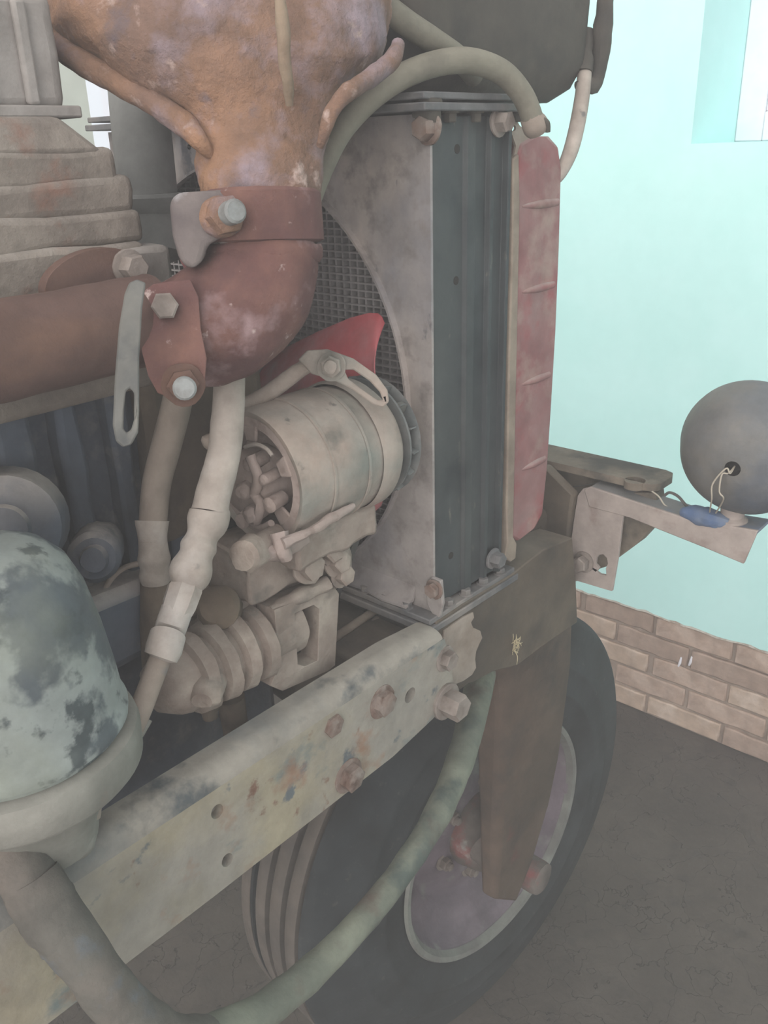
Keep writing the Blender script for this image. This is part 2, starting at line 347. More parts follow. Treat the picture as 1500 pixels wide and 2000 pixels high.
# ragged lower plaster edge
rag = []
n = 260
for i in range(n + 1):
    yy = -4 + (YL + 4) * i / n
    rag.append((WX, yy, ZB + 0.010 * noise.noise(V((yy * 9, 3.3, 0))) + 0.005 * noise.noise(V((yy * 40, 1.3, 0)))))
hole = [(WX, WY0, WZ0), (WX, WY1, WZ0), (WX, WY1, WZ1), (WX, WY0, WZ1)]
b = MB(); b.plate(rag + [(WX, YL, 3.4), (WX, -4, 3.4)], [hole], (WT, 0, 0))
wf = struct(b.build('wall_front', M['mint'], loc=(WX, 0, 0), angle=20), 'mint green plastered wall above a bare brick footing', 'wall')
b = MB(); b.box((WX + .016, -4, 0), (WX + WT, YL, ZB + .012)); b.build('mortar_bed', M['mortar'], wf)
b = MB()
for i in range(n):
    y0, z0 = rag[i][1], rag[i][2]; y1, z1 = rag[i + 1][1], rag[i + 1][2]
    t0 = .004 + .006 * abs(noise.noise(V((y0 * 21, 7, 1)))); t1 = .004 + .006 * abs(noise.noise(V((y1 * 21, 7, 1))))
    b.add([(WX - .0015, y0, z0 + t0), (WX - .0015, y1, z1 + t1), (WX - .0015, y1, z1 - .001), (WX - .0015, y0, z0 - .001), (WX + .02, y0, z0 - .001), (WX + .02, y1, z1 - .001)], [(0, 1, 2, 3), (3, 2, 5, 4)])
b.build('broken_plaster_edge', M['plaster_edge'], wf, fix=False)
bh = 0.0665; bl = 0.245; pitch = ZB / 5
bmesh_cache = []
for k in range(6):
    q = MB().grid_box((0, -bl/2, 0), (.11, bl/2, bh), (1, 6, 2)); q.lump(.005, 22, k * 4.4 + 1)
    o_ = q.build('brick', M[('brick', 'brick_b', 'brick_c')[k % 3]], loc=(0, 0, 0), bevel=.004, seg=1, angle=50)
    bmesh_cache.append(o_)
first = set()
for row in range(5):
    yb = -1.55 + (0.13 if row % 2 else 0)
    for i in range(14):
        k = random.randrange(6)
        src = bmesh_cache[k]
        if k in first:
            o_ = src.copy(); COL.objects.link(o_)
        else: o_ = src; first.add(k)
        o_.parent = wf; o_['_o'] = (0, 0, 0)
        o_.location = V((WX + random.uniform(.002, .010), yb + i * .257 + random.uniform(-.006, .006), row * pitch + .006)) - V((WX, 0, 0))
        o_.rotation_euler = (random.uniform(-.012, .012), 0, random.uniform(-.015, .015))
for k in range(6):
    if k not in first: bpy.data.objects.remove(bmesh_cache[k])
# lime drips on the brick
for i, (u, v) in enumerate(((1333, 1285), (1354, 1283))):
    p = P(u, v, x=WX + .004); b = MB()
    b.tube([(p + V((0, .004, .0)), .003), (p + V((-.001, .006, -.02)), .0045), (p + V((0, .010, -.035)), .003)], 8, 4)
    b.build('lime_drip', M['white_paint'], wf)
# window
WD = 1.885
wn = bpy.data.objects.new('window_1', None); COL.objects.link(wn); wn.location = (WD, (WY0+WY1)/2, WZ0); wn['_o'] = tuple(wn.location); struct(wn, 'white framed window in the mint wall', 'window')
def frame(b, y0, y1, z0, z1, t, x0, x1):
    b.box((x0, y0, z0), (x1, y0 + t, z1)); b.box((x0, y1 - t, z0), (x1, y1, z1)); b.box((x0, y0 + t, z0), (x1, y1 - t, z0 + t)); b.box((x0, y0 + t, z1 - t), (x1, y1 - t, z1)); return b
frame(MB(), WY0, WY1, WZ0, WZ1, .075, WD, WD + .06).build('window_frame', M['white_paint'], wn, bevel=.004)
ym = (WY0 + WY1) / 2
for a, c in ((WY0 + .075, ym), (ym, WY1 - .075)):
    s = frame(MB(), a, c, WZ0 + .075, WZ1 - .075, .05, WD + .008, WD + .05).build('sash', M['white_paint'], wn, bevel=.004)
    g = bpy.data.materials.get('window_glass')
    if not g:
        g = bpy.data.materials.new('window_glass'); g.use_nodes = True; nt = g.node_tree
        tr = nt.nodes.new('ShaderNodeBsdfTransparent'); tr.inputs[0].default_value = (.62, .66, .72, 1); gl = nt.nodes.new('ShaderNodeBsdfGlossy'); gl.inputs['Roughness'].default_value = .05
        mx = nt.nodes.new('ShaderNodeMixShader'); mx.inputs[0].default_value = .06
        nt.links.new(tr.outputs[0], mx.inputs[1]); nt.links.new(gl.outputs[0], mx.inputs[2]); nt.links.new(mx.outputs[0], nt.nodes['Material Output'].inputs[0])
    MB().box((WD + .026, a + .05, WZ0 + .125), (WD + .030, c - .05, WZ1 - .125)).build('pane', g, s)
# wall on the far side with a bright opening
pa = P(176, 160, y=YL); pb = P(222, 270, y=YL)
OX0, OX1 = pa.x - .02, pb.x + .25; OZ0, OZ1 = 0.9, pa.z + .5
b = MB(); b.plate([(-4, YL, 0), (WX + WT, YL, 0), (WX + WT, YL, 3.4), (-4, YL, 3.4)], [[(OX0, YL, OZ0), (OX1, YL, OZ0), (OX1, YL, OZ1), (OX0, YL, OZ1)]], (0, .35, 0))
struct(b.build('wall_left', M['cream'], angle=20), 'pale wall behind the engine on the far side', 'wall')
w2 = bpy.data.objects.new('window_2', None); COL.objects.link(w2); w2.location = ((OX0+OX1)/2, YL + .2, OZ0); w2['_o'] = tuple(w2.location); struct(w2, 'bright window seen through the gap behind the engine', 'window')
b = MB(); t = .06
for lo, hi in (((OX0, OZ0), (OX0 + t, OZ1)), ((OX1 - t, OZ0), (OX1, OZ1)), ((OX0 + t, OZ0), (OX1 - t, OZ0 + t)), ((OX0 + t, OZ1 - t), (OX1 - t, OZ1))):
    b.box((lo[0], YL + .2, lo[1]), (hi[0], YL + .25, hi[1]))
b.build('window_frame', M['beigeedge'], w2)
g2 = g.copy(); g2.name = 'clear_glass'
for nd in g2.node_tree.nodes:
    if nd.type == 'BSDF_TRANSPARENT': nd.inputs[0].default_value = (.97, .98, 1, 1)
MB().box((OX0 + t, YL + .22, OZ0 + t), (OX1 - t, YL + .226, OZ1 - t)).build('pane', g2, w2)

# ------------------------------------------------------------------ front wheel and fork
YAW = .09
wc = V((.385, .15, .47)); ax = V((-math.sin(YAW), -math.cos(YAW), 0)); inn = -ax
RT = .47 * 1.03
whl = thing('tractor_wheel', 'black ribbed tractor tyre on a lilac rim standing under the radiator', 'wheel', (wc.x, wc.y + .11, 0))
wc.z = RT
hw = .105; mid = wc + inn * hw
rimr = .262
prof = [(-hw+.0, rimr), (-hw-.006, rimr + .03), (-hw-.010, rimr+.055), (-hw-.014, rimr+.060), (-hw-.014, rimr+.066), (-hw-.011, rimr+.071), (-hw-.008, rimr + .11), (-hw-.0095, rimr + .115), (-hw-.0065, rimr + .121), (-hw+.008, RT - .075), (-hw+.018, RT - .02), (-hw+.03, RT - .003), (-.067, RT - .002), (-.064, RT - .018), (-.02, RT - .018)]
prof = prof + [(-t, r) for t, r in prof[::-1]]
b = MB(); b.lathe(mid, inn, prof + [(hw - .01, rimr - .012), (-hw + .01, rimr - .012)], 96, cap=False)
k = 96; nr = len(prof) + 2
b.f += [tuple(((nr-1)*k + j, (nr-1)*k + (j+1) % k, (j+1) % k, j)) for j in range(k)]
tyre = b.build('tyre', M['tyre'], whl, angle=50)
for i, (t0, w_) in enumerate(((-.043, .03), (.0, .032), (.043, .03), (.088, .028))):
    b = MB(); b.lathe(mid, inn, [(t0 - w_/2, RT - .022), (t0 - w_/2 + .001, RT - .002), (t0 - w_/2 + .004, RT), (t0 + w_/2 - .004, RT), (t0 + w_/2 - .001, RT - .002), (t0 + w_/2, RT - .022)], 96, cap=False)
    b.build('tread_rib', M['tread'], tyre)
b = MB(); b.lathe(wc, inn, [(-.004, rimr + .006), (-.010, rimr + .002), (-.008, rimr - .008), (.004, rimr - .016)], 96, cap=False)
b.build('rim_edge', M['rimedge'], whl)
b = MB(); b.lathe(wc, inn, [(.0, rimr - .012), (.012, rimr - .020), (.035, rimr - .028), (.05, rimr - .05), (.055, rimr - .075), (.075, rimr - .088), (.08, rimr - .10), (.062, rimr - .135), (.05, rimr - .165), (.05, .07), (.06, .06), (.06, .0)], 96, cap=False).lump(.002, 14)
rim = b.build('rim', M['rim'], whl, angle=60)
b = MB(); b.lathe(wc, inn, [(.055, .085), (.02, .08), (.0, .074), (-.012, .066), (-.016, .05), (-.02, .0)], 40, cap=False).lump(.003, 30)
hub = b.build('hub', M['hub'], whl, angle=50)
for i in range(6):
    a = 2*PI*i/6 + .3; u = V((math.cos(YAW), -math.sin(YAW), 0))
    c = wc + inn * .055 + .105 * (math.cos(a) * u + math.sin(a) * V((0, 0, 1)))
    MB().bolt(c, ax, .014, .014, stud=.008).build('wheel_nut', M['nutdust'], rim)
# fork leg in front of the rim
fk = thing('steering_fork', 'brown oily fork leg reaching down to the wheel hub', 'fork', (.32, .1, .43))
yF = .055
left = [(968, 1290), (978, 1340), (984, 1400), (980, 1500), (975, 1600), (970, 1690), (966, 1758)]
right = [(1128, 1195), (1124, 1290), (1116, 1350), (1098, 1480), (1076, 1580), (1046, 1680), (1012, 1762)]
rings = []
for (a, c) in zip(left, right):
    p = P(*a, y=yF); q = P(*c, y=yF); z = (p.z + q.z) / 2
    x0, x1 = p.x + (p.z - z) * 0, q.x
    rings.append((x0, x1, p.z, q.z))
b = MB(); rr = []
for i, (x0, x1, z0, z1) in enumerate(rings):
    tk = .075 - .045 * i / 6; e = (x1 - x0) * .16
    pts = []
    for s, yy in ((0, .012), (.08, .0), (.92, .0), (1, .012), (1, tk), (0, tk)):
        pts.append((x0 + (x1 - x0) * s, yF + yy, z0 + (z1 - z0) * s))
    rr.append([V(p) for p in pts])
b.loft(rr); b.build('leg', M['fork'], fk, bevel=.006)
p = P(994, 1725, y=yF); b = MB(); b.tube([(p + V((.01, .01, .01)), .024), (p + V((.03, .08, .02)), .034)], 24); b.build('axle_stub', M['hub'], fk)
p = P(1050, 1712, y=.085); b = MB(); b.lathe(p, (0, -1, 0), [(-.05, .036), (0, .036), (.012, .034), (.016, .026)], 28).lump(.002, 40); b.build('hub_cap', M['hub'], fk)
b = MB(); p = P(1046, 1235, y=.1); b.lathe((p.x, p.y + .06, .93), (0, 0, 1), [(0, .075), (.02, .09), (.1, .095), (.16, .1)], 32); b.build('swivel_head', M['fork'], fk)

# ------------------------------------------------------------------ front support casting and cross member
sp = thing('axle_support', 'dark oily front support casting carrying the radiator', 'casting', (.15, .2, 1.0))
yS = -.012
poly = pl([(852, 1216), (905, 1180), (1000, 1122), (1060, 1075), (1118, 1050), (1125, 1130), (1128, 1215), (1060, 1262), (1010, 1300), (962, 1312), (930, 1330), (885, 1346), (862, 1290)], y=yS)
b = MB(); b.plate(poly, [], (0, .06, 0)); b.build('cheek', M['support'], sp, bevel=.008)
poly = pl([(868, 1232), (905, 1205), (924, 1196), (926, 1206), (920, 1216), (924, 1226), (938, 1232), (942, 1246), (936, 1258), (930, 1272), (928, 1288), (930, 1304), (922, 1318), (905, 1330), (880, 1340), (858, 1300)], y=yS - .002)
b = MB(); b.plate(poly, [], (0, .006, 0)); b.build('dust_patch', M['supportpale'], sp)
b = MB(); b.box((.0, .05, 1.02), (.36, .56, 1.138)); b.build('saddle', M['support'], sp, bevel=.01)
b = MB(); b.grid_box((-.10, .045, 1.06), (.02, .62, 1.19), (4, 12, 4)); b.lump(.006, 18); b.build('cross_web', M['support'], sp, bevel=.006)
b = MB(); b.box((.186, .06, 1.14), (.396, .5, 1.24)); b.build('nose_box', M['support'], sp, bevel=.012)
b = MB(); b.plate(pl([(1020, 915), (1075, 905), (1132, 962), (1122, 1030), (1112, 1130), (1030, 1130), (1015, 1000)], x=.394), [], (-.02, 0, 0)); b.build('support_web', M['support'], sp, bevel=.004)
p = P(1005, 1262, y=yS - .004)
st = MB()
for i in range(26):
    a = random.uniform(0, 2*PI); l = random.uniform(.006, .02)
    q = p + V((random.uniform(-.006, .006), 0, random.uniform(-.012, .012)))
    e = q + V((math.cos(a) * l * .6, random.uniform(-.006, -.001), math.sin(a) * l))
    st.tube([(q, .0006), ((q + e) / 2 + V((random.uniform(-.003, .003), -.002, random.uniform(-.003, .003))), .0006), (e, .0004)], 4, 3)
tag(st.build('straw_wisp', M['straw']), 'small wisp of dry straw stuck on the front support', 'straw')
cm = thing('cross_member', 'dusty tan cross member with a round hole ahead of the radiator', 'beam', (.46, .2, 1.25))
zc = 1.312
hc = P(1240, 938, z=zc)
hl = [V((hc.x, hc.y, zc)) + .016 * V((math.cos(2*PI*i/20), math.sin(2*PI*i/20), 0)) for i in range(20)]
e0 = P(1290, 945, z=zc); e1 = P(1272, 968, z=zc)
x0, x1 = .40, .475
yo = e0.y
outl = [(x0, .62, zc), (x0, yo + .02, zc)] + [(x0 + .02 + (.02) * math.cos(PI + a), yo + .02 + .02 * math.sin(PI + a), zc) for a in (.5, 1.0, 1.5)] + [(x1 - .02, yo, zc), (x1 - .006, yo + .006, zc), (x1, yo + .02, zc), (x1, .62, zc)]
b = MB(); b.plate(outl, [hl], (0, 0, -.012)); b.build('flange', M['crosstan'], cm, bevel=.002)
b = MB(); b.plate([(x0 + .03, .62, zc - .01), (x0 + .03, yo + .012, zc - .01), (x0 + .03, yo + .02, zc - .05), (x0 + .03, .09, zc - .11), (x0 + .03, .62, zc - .11)], [], (.012, 0, 0)); b.build('web', M['crosstan'], cm, bevel=.002)
b = MB(); b.plate(pl([(1130, 965), (1280, 962), (1284, 990), (1273, 1032), (1245, 1062), (1207, 1090), (1184, 1107), (1150, 1118), (1118, 1110)], x=x0 + .012), [], (.03, 0, 0)); b.build('gusset', M['crosstan'], cm, bevel=.002)

# ------------------------------------------------------------------ lamp bracket, lamp and its wires
XB = .385
lb = thing('lamp_bracket', 'pale angled lamp bracket bolted to the cross member', 'bracket', P(1150, 1130, x=XB))
vo = pl([(1128, 968), (1138, 955), (1152, 952), (1222, 978), (1215, 1020), (1208, 1080), (1195, 1155), (1128, 1135), (1110, 1138), (1112, 1080), (1120, 1020)], x=XB)
h1 = pl([(1165, 1090), (1170, 1084), (1178, 1083), (1185, 1090), (1187, 1102), (1183, 1110), (1184, 1124), (1172, 1122), (1165, 1117), (1170, 1110), (1163, 1102)], x=XB)
b = MB(); b.plate(vo, [h1], (.006, 0, 0)); b.build('upright_plate', M['lbracket'], lb, bevel=.0015)
ao = pl([(1140, 956), (1152, 951), (1240, 980), (1340, 1013), (1480, 1037), (1452, 1102), (1380, 1072), (1300, 1040), (1225, 1010), (1150, 990)], x=XB - .001)
b = MB(); b.plate(ao, [], (.006, 0, 0)); b.build('arm', M['lbracket'], lb, bevel=.0015)
q0, q1, q2 = P(1152, 951, x=XB), P(1340, 1013, x=XB), P(1480, 1037, x=XB)
b = MB()
for a, c in ((q0, q1), (q1, q2)):
    b.add([a, c, c + V((.05, 0, .001)), a + V((.05, 0, .001)), a + V((0, 0, -.005)), c + V((0, 0, -.005)), c + V((.05, 0, -.004)), a + V((.05, 0, -.004))], [(0,1,2,3), (7,6,5,4), (0,4,5,1), (1,5,6,2), (2,6,7,3), (3,7,4,0)])
b.build('arm_flange', M['lbracket_top'], lb, bevel=.001)
b = MB(); b.bolt(P(1140, 1097, x=XB), (-1, 0, 0), .0135, .016); b.lump(.001, 80); b.build('bolt', M['nutdust'], lb)
lc = P(1458, 884, x=XB + .02)
hl = thing('headlamp', 'round grey headlamp shell on the bracket arm beside the mint wall', 'lamp', lc - V((0, 0, .11)))
af = V((1, .10, .05)).normalized()
R0 = .0935
prof = [(-.066, .0105), (-.066, .014), (-.064, .024), (-.058, .040), (-.047, .060), (-.032, .077), (-.012, .088), (.006, R0), (.014, R0 + .003), (.024, R0 + .003), (.028, R0 - .002), (.024, R0 - .006), (.0, R0 - .006), (-.04, .06), (-.055, .03), (-.06, .0105), (-.066, .0105)]
b = MB(); b.lathe(lc, af, prof, 64, cap=False); b.build('shell', M['lamp'], hl, angle=40)
b = MB(); b.lathe(lc, af, [(.02, R0 - .006), (.03, R0 - .02), (.04, R0 - .06), (.042, .0)], 48, cap=False); b.build('lens', M['white_paint'], hl)
b = MB(); b.lathe(lc + af * -.0655, af, [(.0, .0104), (.02, .0104), (.0205, 0)], 20, cap=False); b.build('wire_hole', M['hole'], hl)
pm = P(1428, 1022, x=XB + .02)
b = MB(); b.lathe(pm, (0, 0, 1), [(0, .022), (.008, .022), (.012, .016), (.03, .018)], 20); b.build('mount_foot', M['lbracket'], hl)
p = P(1372, 1000, x=XB + .01)
tp = MB(); tp.tube([(P(1335, 1000, x=XB + .01), .008), (P(1355, 1004, x=XB + .008), .013), (P(1385, 1012, x=XB + .008), .015), (P(1425, 1022, x=XB + .008), .009)], 12, 5); tp.lump(.003, 60)
tag(tp.build('insulating_tape', M['lampblue']), 'blue insulating tape wrapped around wires on the arm', 'tape')
hp = lc + af * -.066
for i, (mid_, end) in enumerate((((1392, 945), (1386, 1000)), ((1405, 960), (1398, 1002)))):
    wv = MB(); wv.tube([(hp + af * .01, .0011), (hp - af * .010 + V((0, .002 * i, -.003)), .0011), (P(1418 - 8*i, 915 + 12*i, x=.325), .0011), (P(*mid_, x=.327), .0011), (P(mid_[0] - 2 + 10*i, 975, x=.335), .0011), (P(*end, x=XB - .004), .0011)], 8, 6)
    tag(wv.build('lamp_wire', M['wire']), ('cream wire looping left from the lamp hole down to the tape', 'cream wire hanging straighter from the lamp hole to the tape')[i], 'wire', 'wires of the headlamp')
for i, pts in enumerate((((1298, 968), (1308, 962), (1325, 970), (1345, 992), (1362, 995)), ((1255, 948), (1285, 968), (1300, 988), (1330, 1000)), ((1075, 955), (1105, 952), (1160, 945), (1215, 935), (1260, 952)))):
    wv = MB(); wv.tube([(P(u, v, x=XB + (.02 if i < 2 else .03)), (.0022, .0012, .0009)[i]) for u, v in pts], 8, 6)
    tag(wv.build('lamp_wire', M[('wiredark', 'wire', 'wiredark')[i]]), ('thick dark cable arching up beside the blue tape', 'thin cream wire lying along the bracket arm', 'thin dark wire running back to the red cover')[i], 'wire', 'wires of the headlamp')

# ------------------------------------------------------------------ frame rail
YR = -.03; ZT = 1.236; ZBm = 1.088
rl = thing('frame_rail', 'pale worn steel frame rail with bolt holes running to the front', 'rail', (-.5, .0, ZBm))
zt = ZT - .022
nose = [P(868, 1248, y=YR), P(880, 1285, y=YR), P(884, 1325, y=YR), P(878, 1372, y=YR), P(858, 1392, y=YR)]
outl = [(-1.9, YR, zt), (nose[0].x - .012, YR, zt)] + [tuple(p) for p in nose] + [(-.12, YR, ZBm + .004), (-.4, YR, ZBm), (-1.9, YR, ZBm)]
def ohole(u, v, ru, rv, tilt=0):
    return [P(u + ru*math.cos(a)*math.cos(tilt) - rv*math.sin(a)*math.sin(tilt), v + ru*math.cos(a)*math.sin(tilt) + rv*math.sin(a)*math.cos(tilt), y=YR) for a in (2*PI*i/20 for i in range(20))]
holes = [ohole(424, 1585, 10, 16, .5), ohole(444, 1680, 9, 15, .5), ohole(801, 1358, 8, 17, .45)]
b = MB(); b.plate(outl, holes, (0, .011, 0)); web = b.build('web', M['rail'], rl)
b = MB(); rings = []
for x in [-1.9 + i * (1.9 + nose[0].x - .012) / 24 for i in range(25)] + [nose[0].x - .004]:
    dr = .0 if x < nose[0].x - .05 else .012 * ((x - nose[0].x + .05) / .05) ** 2
    pr = [(YR, zt)] + [(YR + .022 - .022 * math.cos(a), zt + (.022 - dr) * math.sin(a)) for a in (PI/2 * i / 8 for i in range(1, 9))] + [(.006, ZT - dr), (.006, ZT - .011 - dr), (YR + .022, ZT - .011 - dr), (YR + .011, zt)]
    rings.append([V((x, yy, zz)) for yy, zz in pr])
b.loft(rings); b.build('flange', M['railtop'], rl, angle=50)
b = MB(); b.box((-1.9, YR + .010, ZBm + .001), (-.1, .006, ZBm + .011)); b.build('flange', M['rail'], rl, bevel=.002)
for (u, v, r, h, mt_, sdt) in ((745, 1370, .016, .010, 'nutrust', 0), (679, 1514, .0165, .012, 'nutrust', 0), (650, 1416, .014, .005, 'nutrust', 0), (868, 1286, .013, .012, 'nutdust', 0), (868, 1368, .019, .026, 'nutdust', 0)):
    q = MB().bolt(P(u, v, y=YR + .001), (0, -1, 0), r, h, washer=h > .008); q.lump(.0012, 90, u); q.build('bolt', M[mt_], rl)

# ------------------------------------------------------------------ radiator
RZ0 = 1.22; RZ1 = 1.835; RY1 = .605; RX1 = .150
rd = thing('radiator', 'tall black radiator with a grey fan shroud', 'radiator', (.08, .3, RZ0))
cy, cz, cr = .318, 1.50, .283
cut = [(0, cy + cr * math.cos(a), cz + cr * math.sin(a)) for a in (2*PI*i/72 for i in range(72))]
b = MB(); b.plate([(0, 0.004, RZ0 + .004), (0, RY1, RZ0 + .004), (0, RY1, RZ1 - .01), (0, .0, RZ1 - .01), (0, .0, RZ0 + .03)], [cut, [P(369.5 + 3.5*math.cos(a), 287 + 6*math.sin(a), x=0) for a in (2*PI*i/12 for i in range(12))]], (.004, 0, 0))
b.lathe((0, cy, cz), (1, 0, 0), [(.001, cr + .003), (-.008, cr + .002), (-.008, cr - .001), (.001, cr - .001)], 72, cap=False)
sh = b.build('fan_shroud', M['shroud'], rd, angle=30)
# lower lip of the shroud, folded out over the tank flange
b = MB(); rings = []
for i in range(15):
    yy = .03 + .56 * i / 14; wv = .004 * math.sin(i * 2.1)
    rings.append([V((.001, yy, RZ0 + .045)), V((-.006, yy, RZ0 + .026)), V((-.020 - wv, yy, RZ0 + .020)), V((-.020 - wv, yy, RZ0 + .017)), V((-.004, yy, RZ0 + .022)), V((.003, yy, RZ0 + .04))])
b.loft(rings); b.build('shroud_lip', M['shroud'], sh, angle=50)
# near lower corner tab
tabp = pl([(832, 1142), (842, 1128), (860, 1135), (864, 1180), (858, 1206), (846, 1204), (834, 1180)], x=-.004)
b = MB(); b.plate(tabp, [], (.006, 0, 0)); b.build('corner_tab', M['shroud'], sh, bevel=.001)
# core with tubes and fins
cb = MB().box((.075, .02, RZ0 + .03), (.11, RY1 - .02, RZ1 - .03)).build('core', M['coreback'], rd)
fn = MB().box((.022, .02, 0), (.074, RY1 - .02, .0020)); pr0 = None
nf = 62
for i in range(nf):
    z = RZ0 + .035 + (RZ1 - RZ0 - .07) * i / (nf - 1)
    if pr0 is None:
        fn.v = [p + V((0, 0, z)) for p in fn.v]; pr0 = fn.build('fin', M['core'], cb); z00 = z
    else:
        o_ = pr0.copy(); COL.objects.link(o_); o_.location = (0, 0, z - z00)
pr0 = None; nt_ = 46
for i in range(nt_):
    y = .026 + (RY1 - .052) * i / (nt_ - 1)
    if pr0 is None:
        q = MB().box((.026, y - .0015, RZ0 + .02), (.07, y + .0015, RZ1 - .02)); pr0 = q.build('tube', M['core'], cb); y00 = y
    else:
        o_ = pr0.copy(); COL.objects.link(o_); o_.location = (0, y - y00, 0)
# side panel: flat sheet then vertical folds
sx = [(.006, 0), (.060, 0), (.063, -.005), (.078, -.005), (.081, 0), (.104, 0), (.106, -.006), (.113, -.006), (.115, 0), (.136, -.001), (.137, -.009), (.143, -.009), (.145, -.001), (RX1, -.001)]
rings = []
for z in (RZ0 + .02, RZ1 - .012):
    rings.append([V((x, y + .002, z)) for x, y in sx] + [V((x, y + .006, z)) for x, y in sx[::-1]])
b = MB(); b.loft(rings); spn = b.build('side_panel', M['raddark'], rd, angle=25, bevel=.0008)
for (u, v) in ((892, 291), (890, 548), (880, 1085)):
    b = MB(); b.lathe(P(u, v, y=.0025), (0, -1, 0), [(0, .005), (.0008, .005), (.001, .004)], 16); b.build('hole_shade_disc', M['hole'], spn)  # flat dark disc, the shade of a hole put into its colour
b = MB(); b.box((.112, .015, RZ0 + .02), (.149, RY1, RZ1)); b.build('core_frame', M['raddark'], rd, bevel=.002)
# bottom tank: flange plates and nuts
b = MB(); b.box((-.024, -.014, RZ0 - .006), (.178, RY1 + .012, RZ0 + .004)); b.box((-.02, -.010, RZ0 + .006), (.174, RY1 + .01, RZ0 + .014)); fl = b.build('flange', M['tankgrey'], rd, bevel=.0015)
b = MB(); b.box((.0, .01, RZ0 - .075), (.15, RY1 - .01, RZ0 - .004)); b.build('collector_tank', M['tank'], rd, bevel=.012)
for x in (.028, .066, .106, .146):
    q = MB().bolt((x, -.003, RZ0 + .014), (0, 0, 1), .0072, .007, ph=x * 30); q.build('flange_nut', M['tankgrey'], fl)
for y in (.035, .072, .11, .15, .19, .23):
    q = MB().bolt((-.012, y, RZ0 + .014), (0, 0, 1), .0068, .007, ph=y * 40); q.build('flange_nut', M['tankgrey'], fl)
# top flange and top tank
b = MB(); b.box((-.028, -.016, RZ1 - .008), (.17, RY1 + .015, RZ1)); b.box((-.024, -.012, RZ1 + .003), (.166, RY1 + .012, RZ1 + .010)); tf = b.build('flange', M['tankgrey'], rd, bevel=.0015)
for x in (.03, .075, .12, .155):
    q = MB().bolt((x, -.004, RZ1 - .008), (0, 0, -1), .007, .009); q.build('flange_nut', M['tank'], tf)
b = MB()
rings = []
for z, e, xf in ((RZ1 + .006, .03, .33), (RZ1 + .022, .012, .352), (RZ1 + .05, .0, .362), (RZ1 + .12, -.004, .366), (RZ1 + .22, 0, .366), (RZ1 + .26, .03, .35)):
    x0, x1, y0, y1 = -.005 + e, xf, .016 + e, RY1 - e; c = .035
    ring = []
    for (ccx, ccy, a0) in ((x1 - c, y0 + c, -PI/2), (x1 - c, y1 - c, 0), (x0 + c, y1 - c, PI/2), (x0 + c, y0 + c, PI)):
        for i in range(6):
            a = a0 + PI/2 * i / 5; ring.append(V((ccx + c*math.cos(a), ccy + c*math.sin(a), z)))
    rings.append(ring)
b.loft(rings); b.lump(.006, 14); tt = b.build('header_tank', M['tank'], rd, angle=50)
b = MB(); b.tube([(V((.33, .02, 1.86)), .006), (V((.365, .012, 1.865)), .01), (V((.37, .01, 1.92)), .012), (V((.372, .01, 1.99)), .010), (V((.373, .012, 2.04)), .009)], 12, 6); b.lump(.003, 50); b.build('drain_neck', M['tank'], tt)
for (u, v, r, mt_) in ((838, 250, .0125, 'nutrust'), (972, 239, .0115, 'nutdust'), (962, 1090, .011, 'tankgrey')):
    if u == 838: q = MB().bolt(P(u, v, x=-.001), (-1, 0, 0), r, .014)
    else: q = MB().bolt(P(u, v, y=-.006), (0, -1, 0), r, .014)
    q.lump(.0015, 80, u); q.build('bolt', M[mt_], rd)
q = MB().bolt(P(849, 1150, x=-.006), (-1, 0, 0), .010, .009); q.lump(.001, 90); q.build('bolt', M['nutrust'], rd)
b = MB(); b.tube([(P(833, 228, x=-.002), .016), (P(836, 206, x=-.004), .014), (P(838, 192, x=-.004), .012)], 10, 4); b.lump(.003, 60); b.build('corner_lug', M['tank'], rd)
# stay from the radiator to the red cover
b = MB(); b.plate(pl([(985, 222), (1002, 222), (1015, 245), (1035, 262), (1030, 285), (1015, 318), (1002, 320), (1008, 285), (1000, 262), (985, 246)], y=-.004), [[P(1003 + 5*math.cos(a), 250 + 6*math.sin(a), y=-.004) for a in (2*PI*i/12 for i in range(12))]], (0, .003, 0)); b.build('stay_bracket', M['supportpale'], rd)

# red pressed cover in front of the radiator
rc = thing('red_cover', 'faded red pressed metal cover with ribs ahead of the radiator', 'cover', (.21, .2, 1.25))
yq = -.006
prof_px = [(1012, 300), (1018, 278), (1040, 265), (1075, 266), (1092, 285), (1098, 330), (1094, 480), (1087, 650), (1078, 800), (1070, 920), (1061, 1005), (1048, 1030), (1012, 1058), (1000, 1050), (1003, 850), (1008, 600), (1012, 400)]
b = MB(); b.plate(pl(prof_px, y=yq), [], (0, .5, 0)); pn = b.build('pressed_panel', M['redpan'], rc, bevel=.007, seg=3)
b = MB(); b.plate(pl([(1003, 310), (1014, 300), (1016, 400), (1012, 600), (1007, 850), (1003, 1048), (1010, 1062), (1008, 1090), (998, 1098), (986, 1090), (992, 1060), (990, 1000), (995, 700), (1002, 450)], y=yq - .002), [], (0, .5, 0)); b.build('edge_flange', M['beigeedge'], rc, bevel=.002)
for v in (398, 478, 562, 650, 740, 822, 905, 985):
    if v in (478, 650, 822, 985): continue
    a = P(1020, v + 10, y=yq); c_ = P(1096 - (v - 330) * .052, v - 8, y=yq); zz = (a.z + c_.z) / 2
    b = MB(); b.tube([(V((a.x, yq + .002, zz)), .0025), (V(((a.x + c_.x)/2, yq + .001, zz)), .0055), (V((c_.x - .003, yq + .002, zz)), .005)], 10, 5); b.build('pressed_rib', M['redpan'], pn)

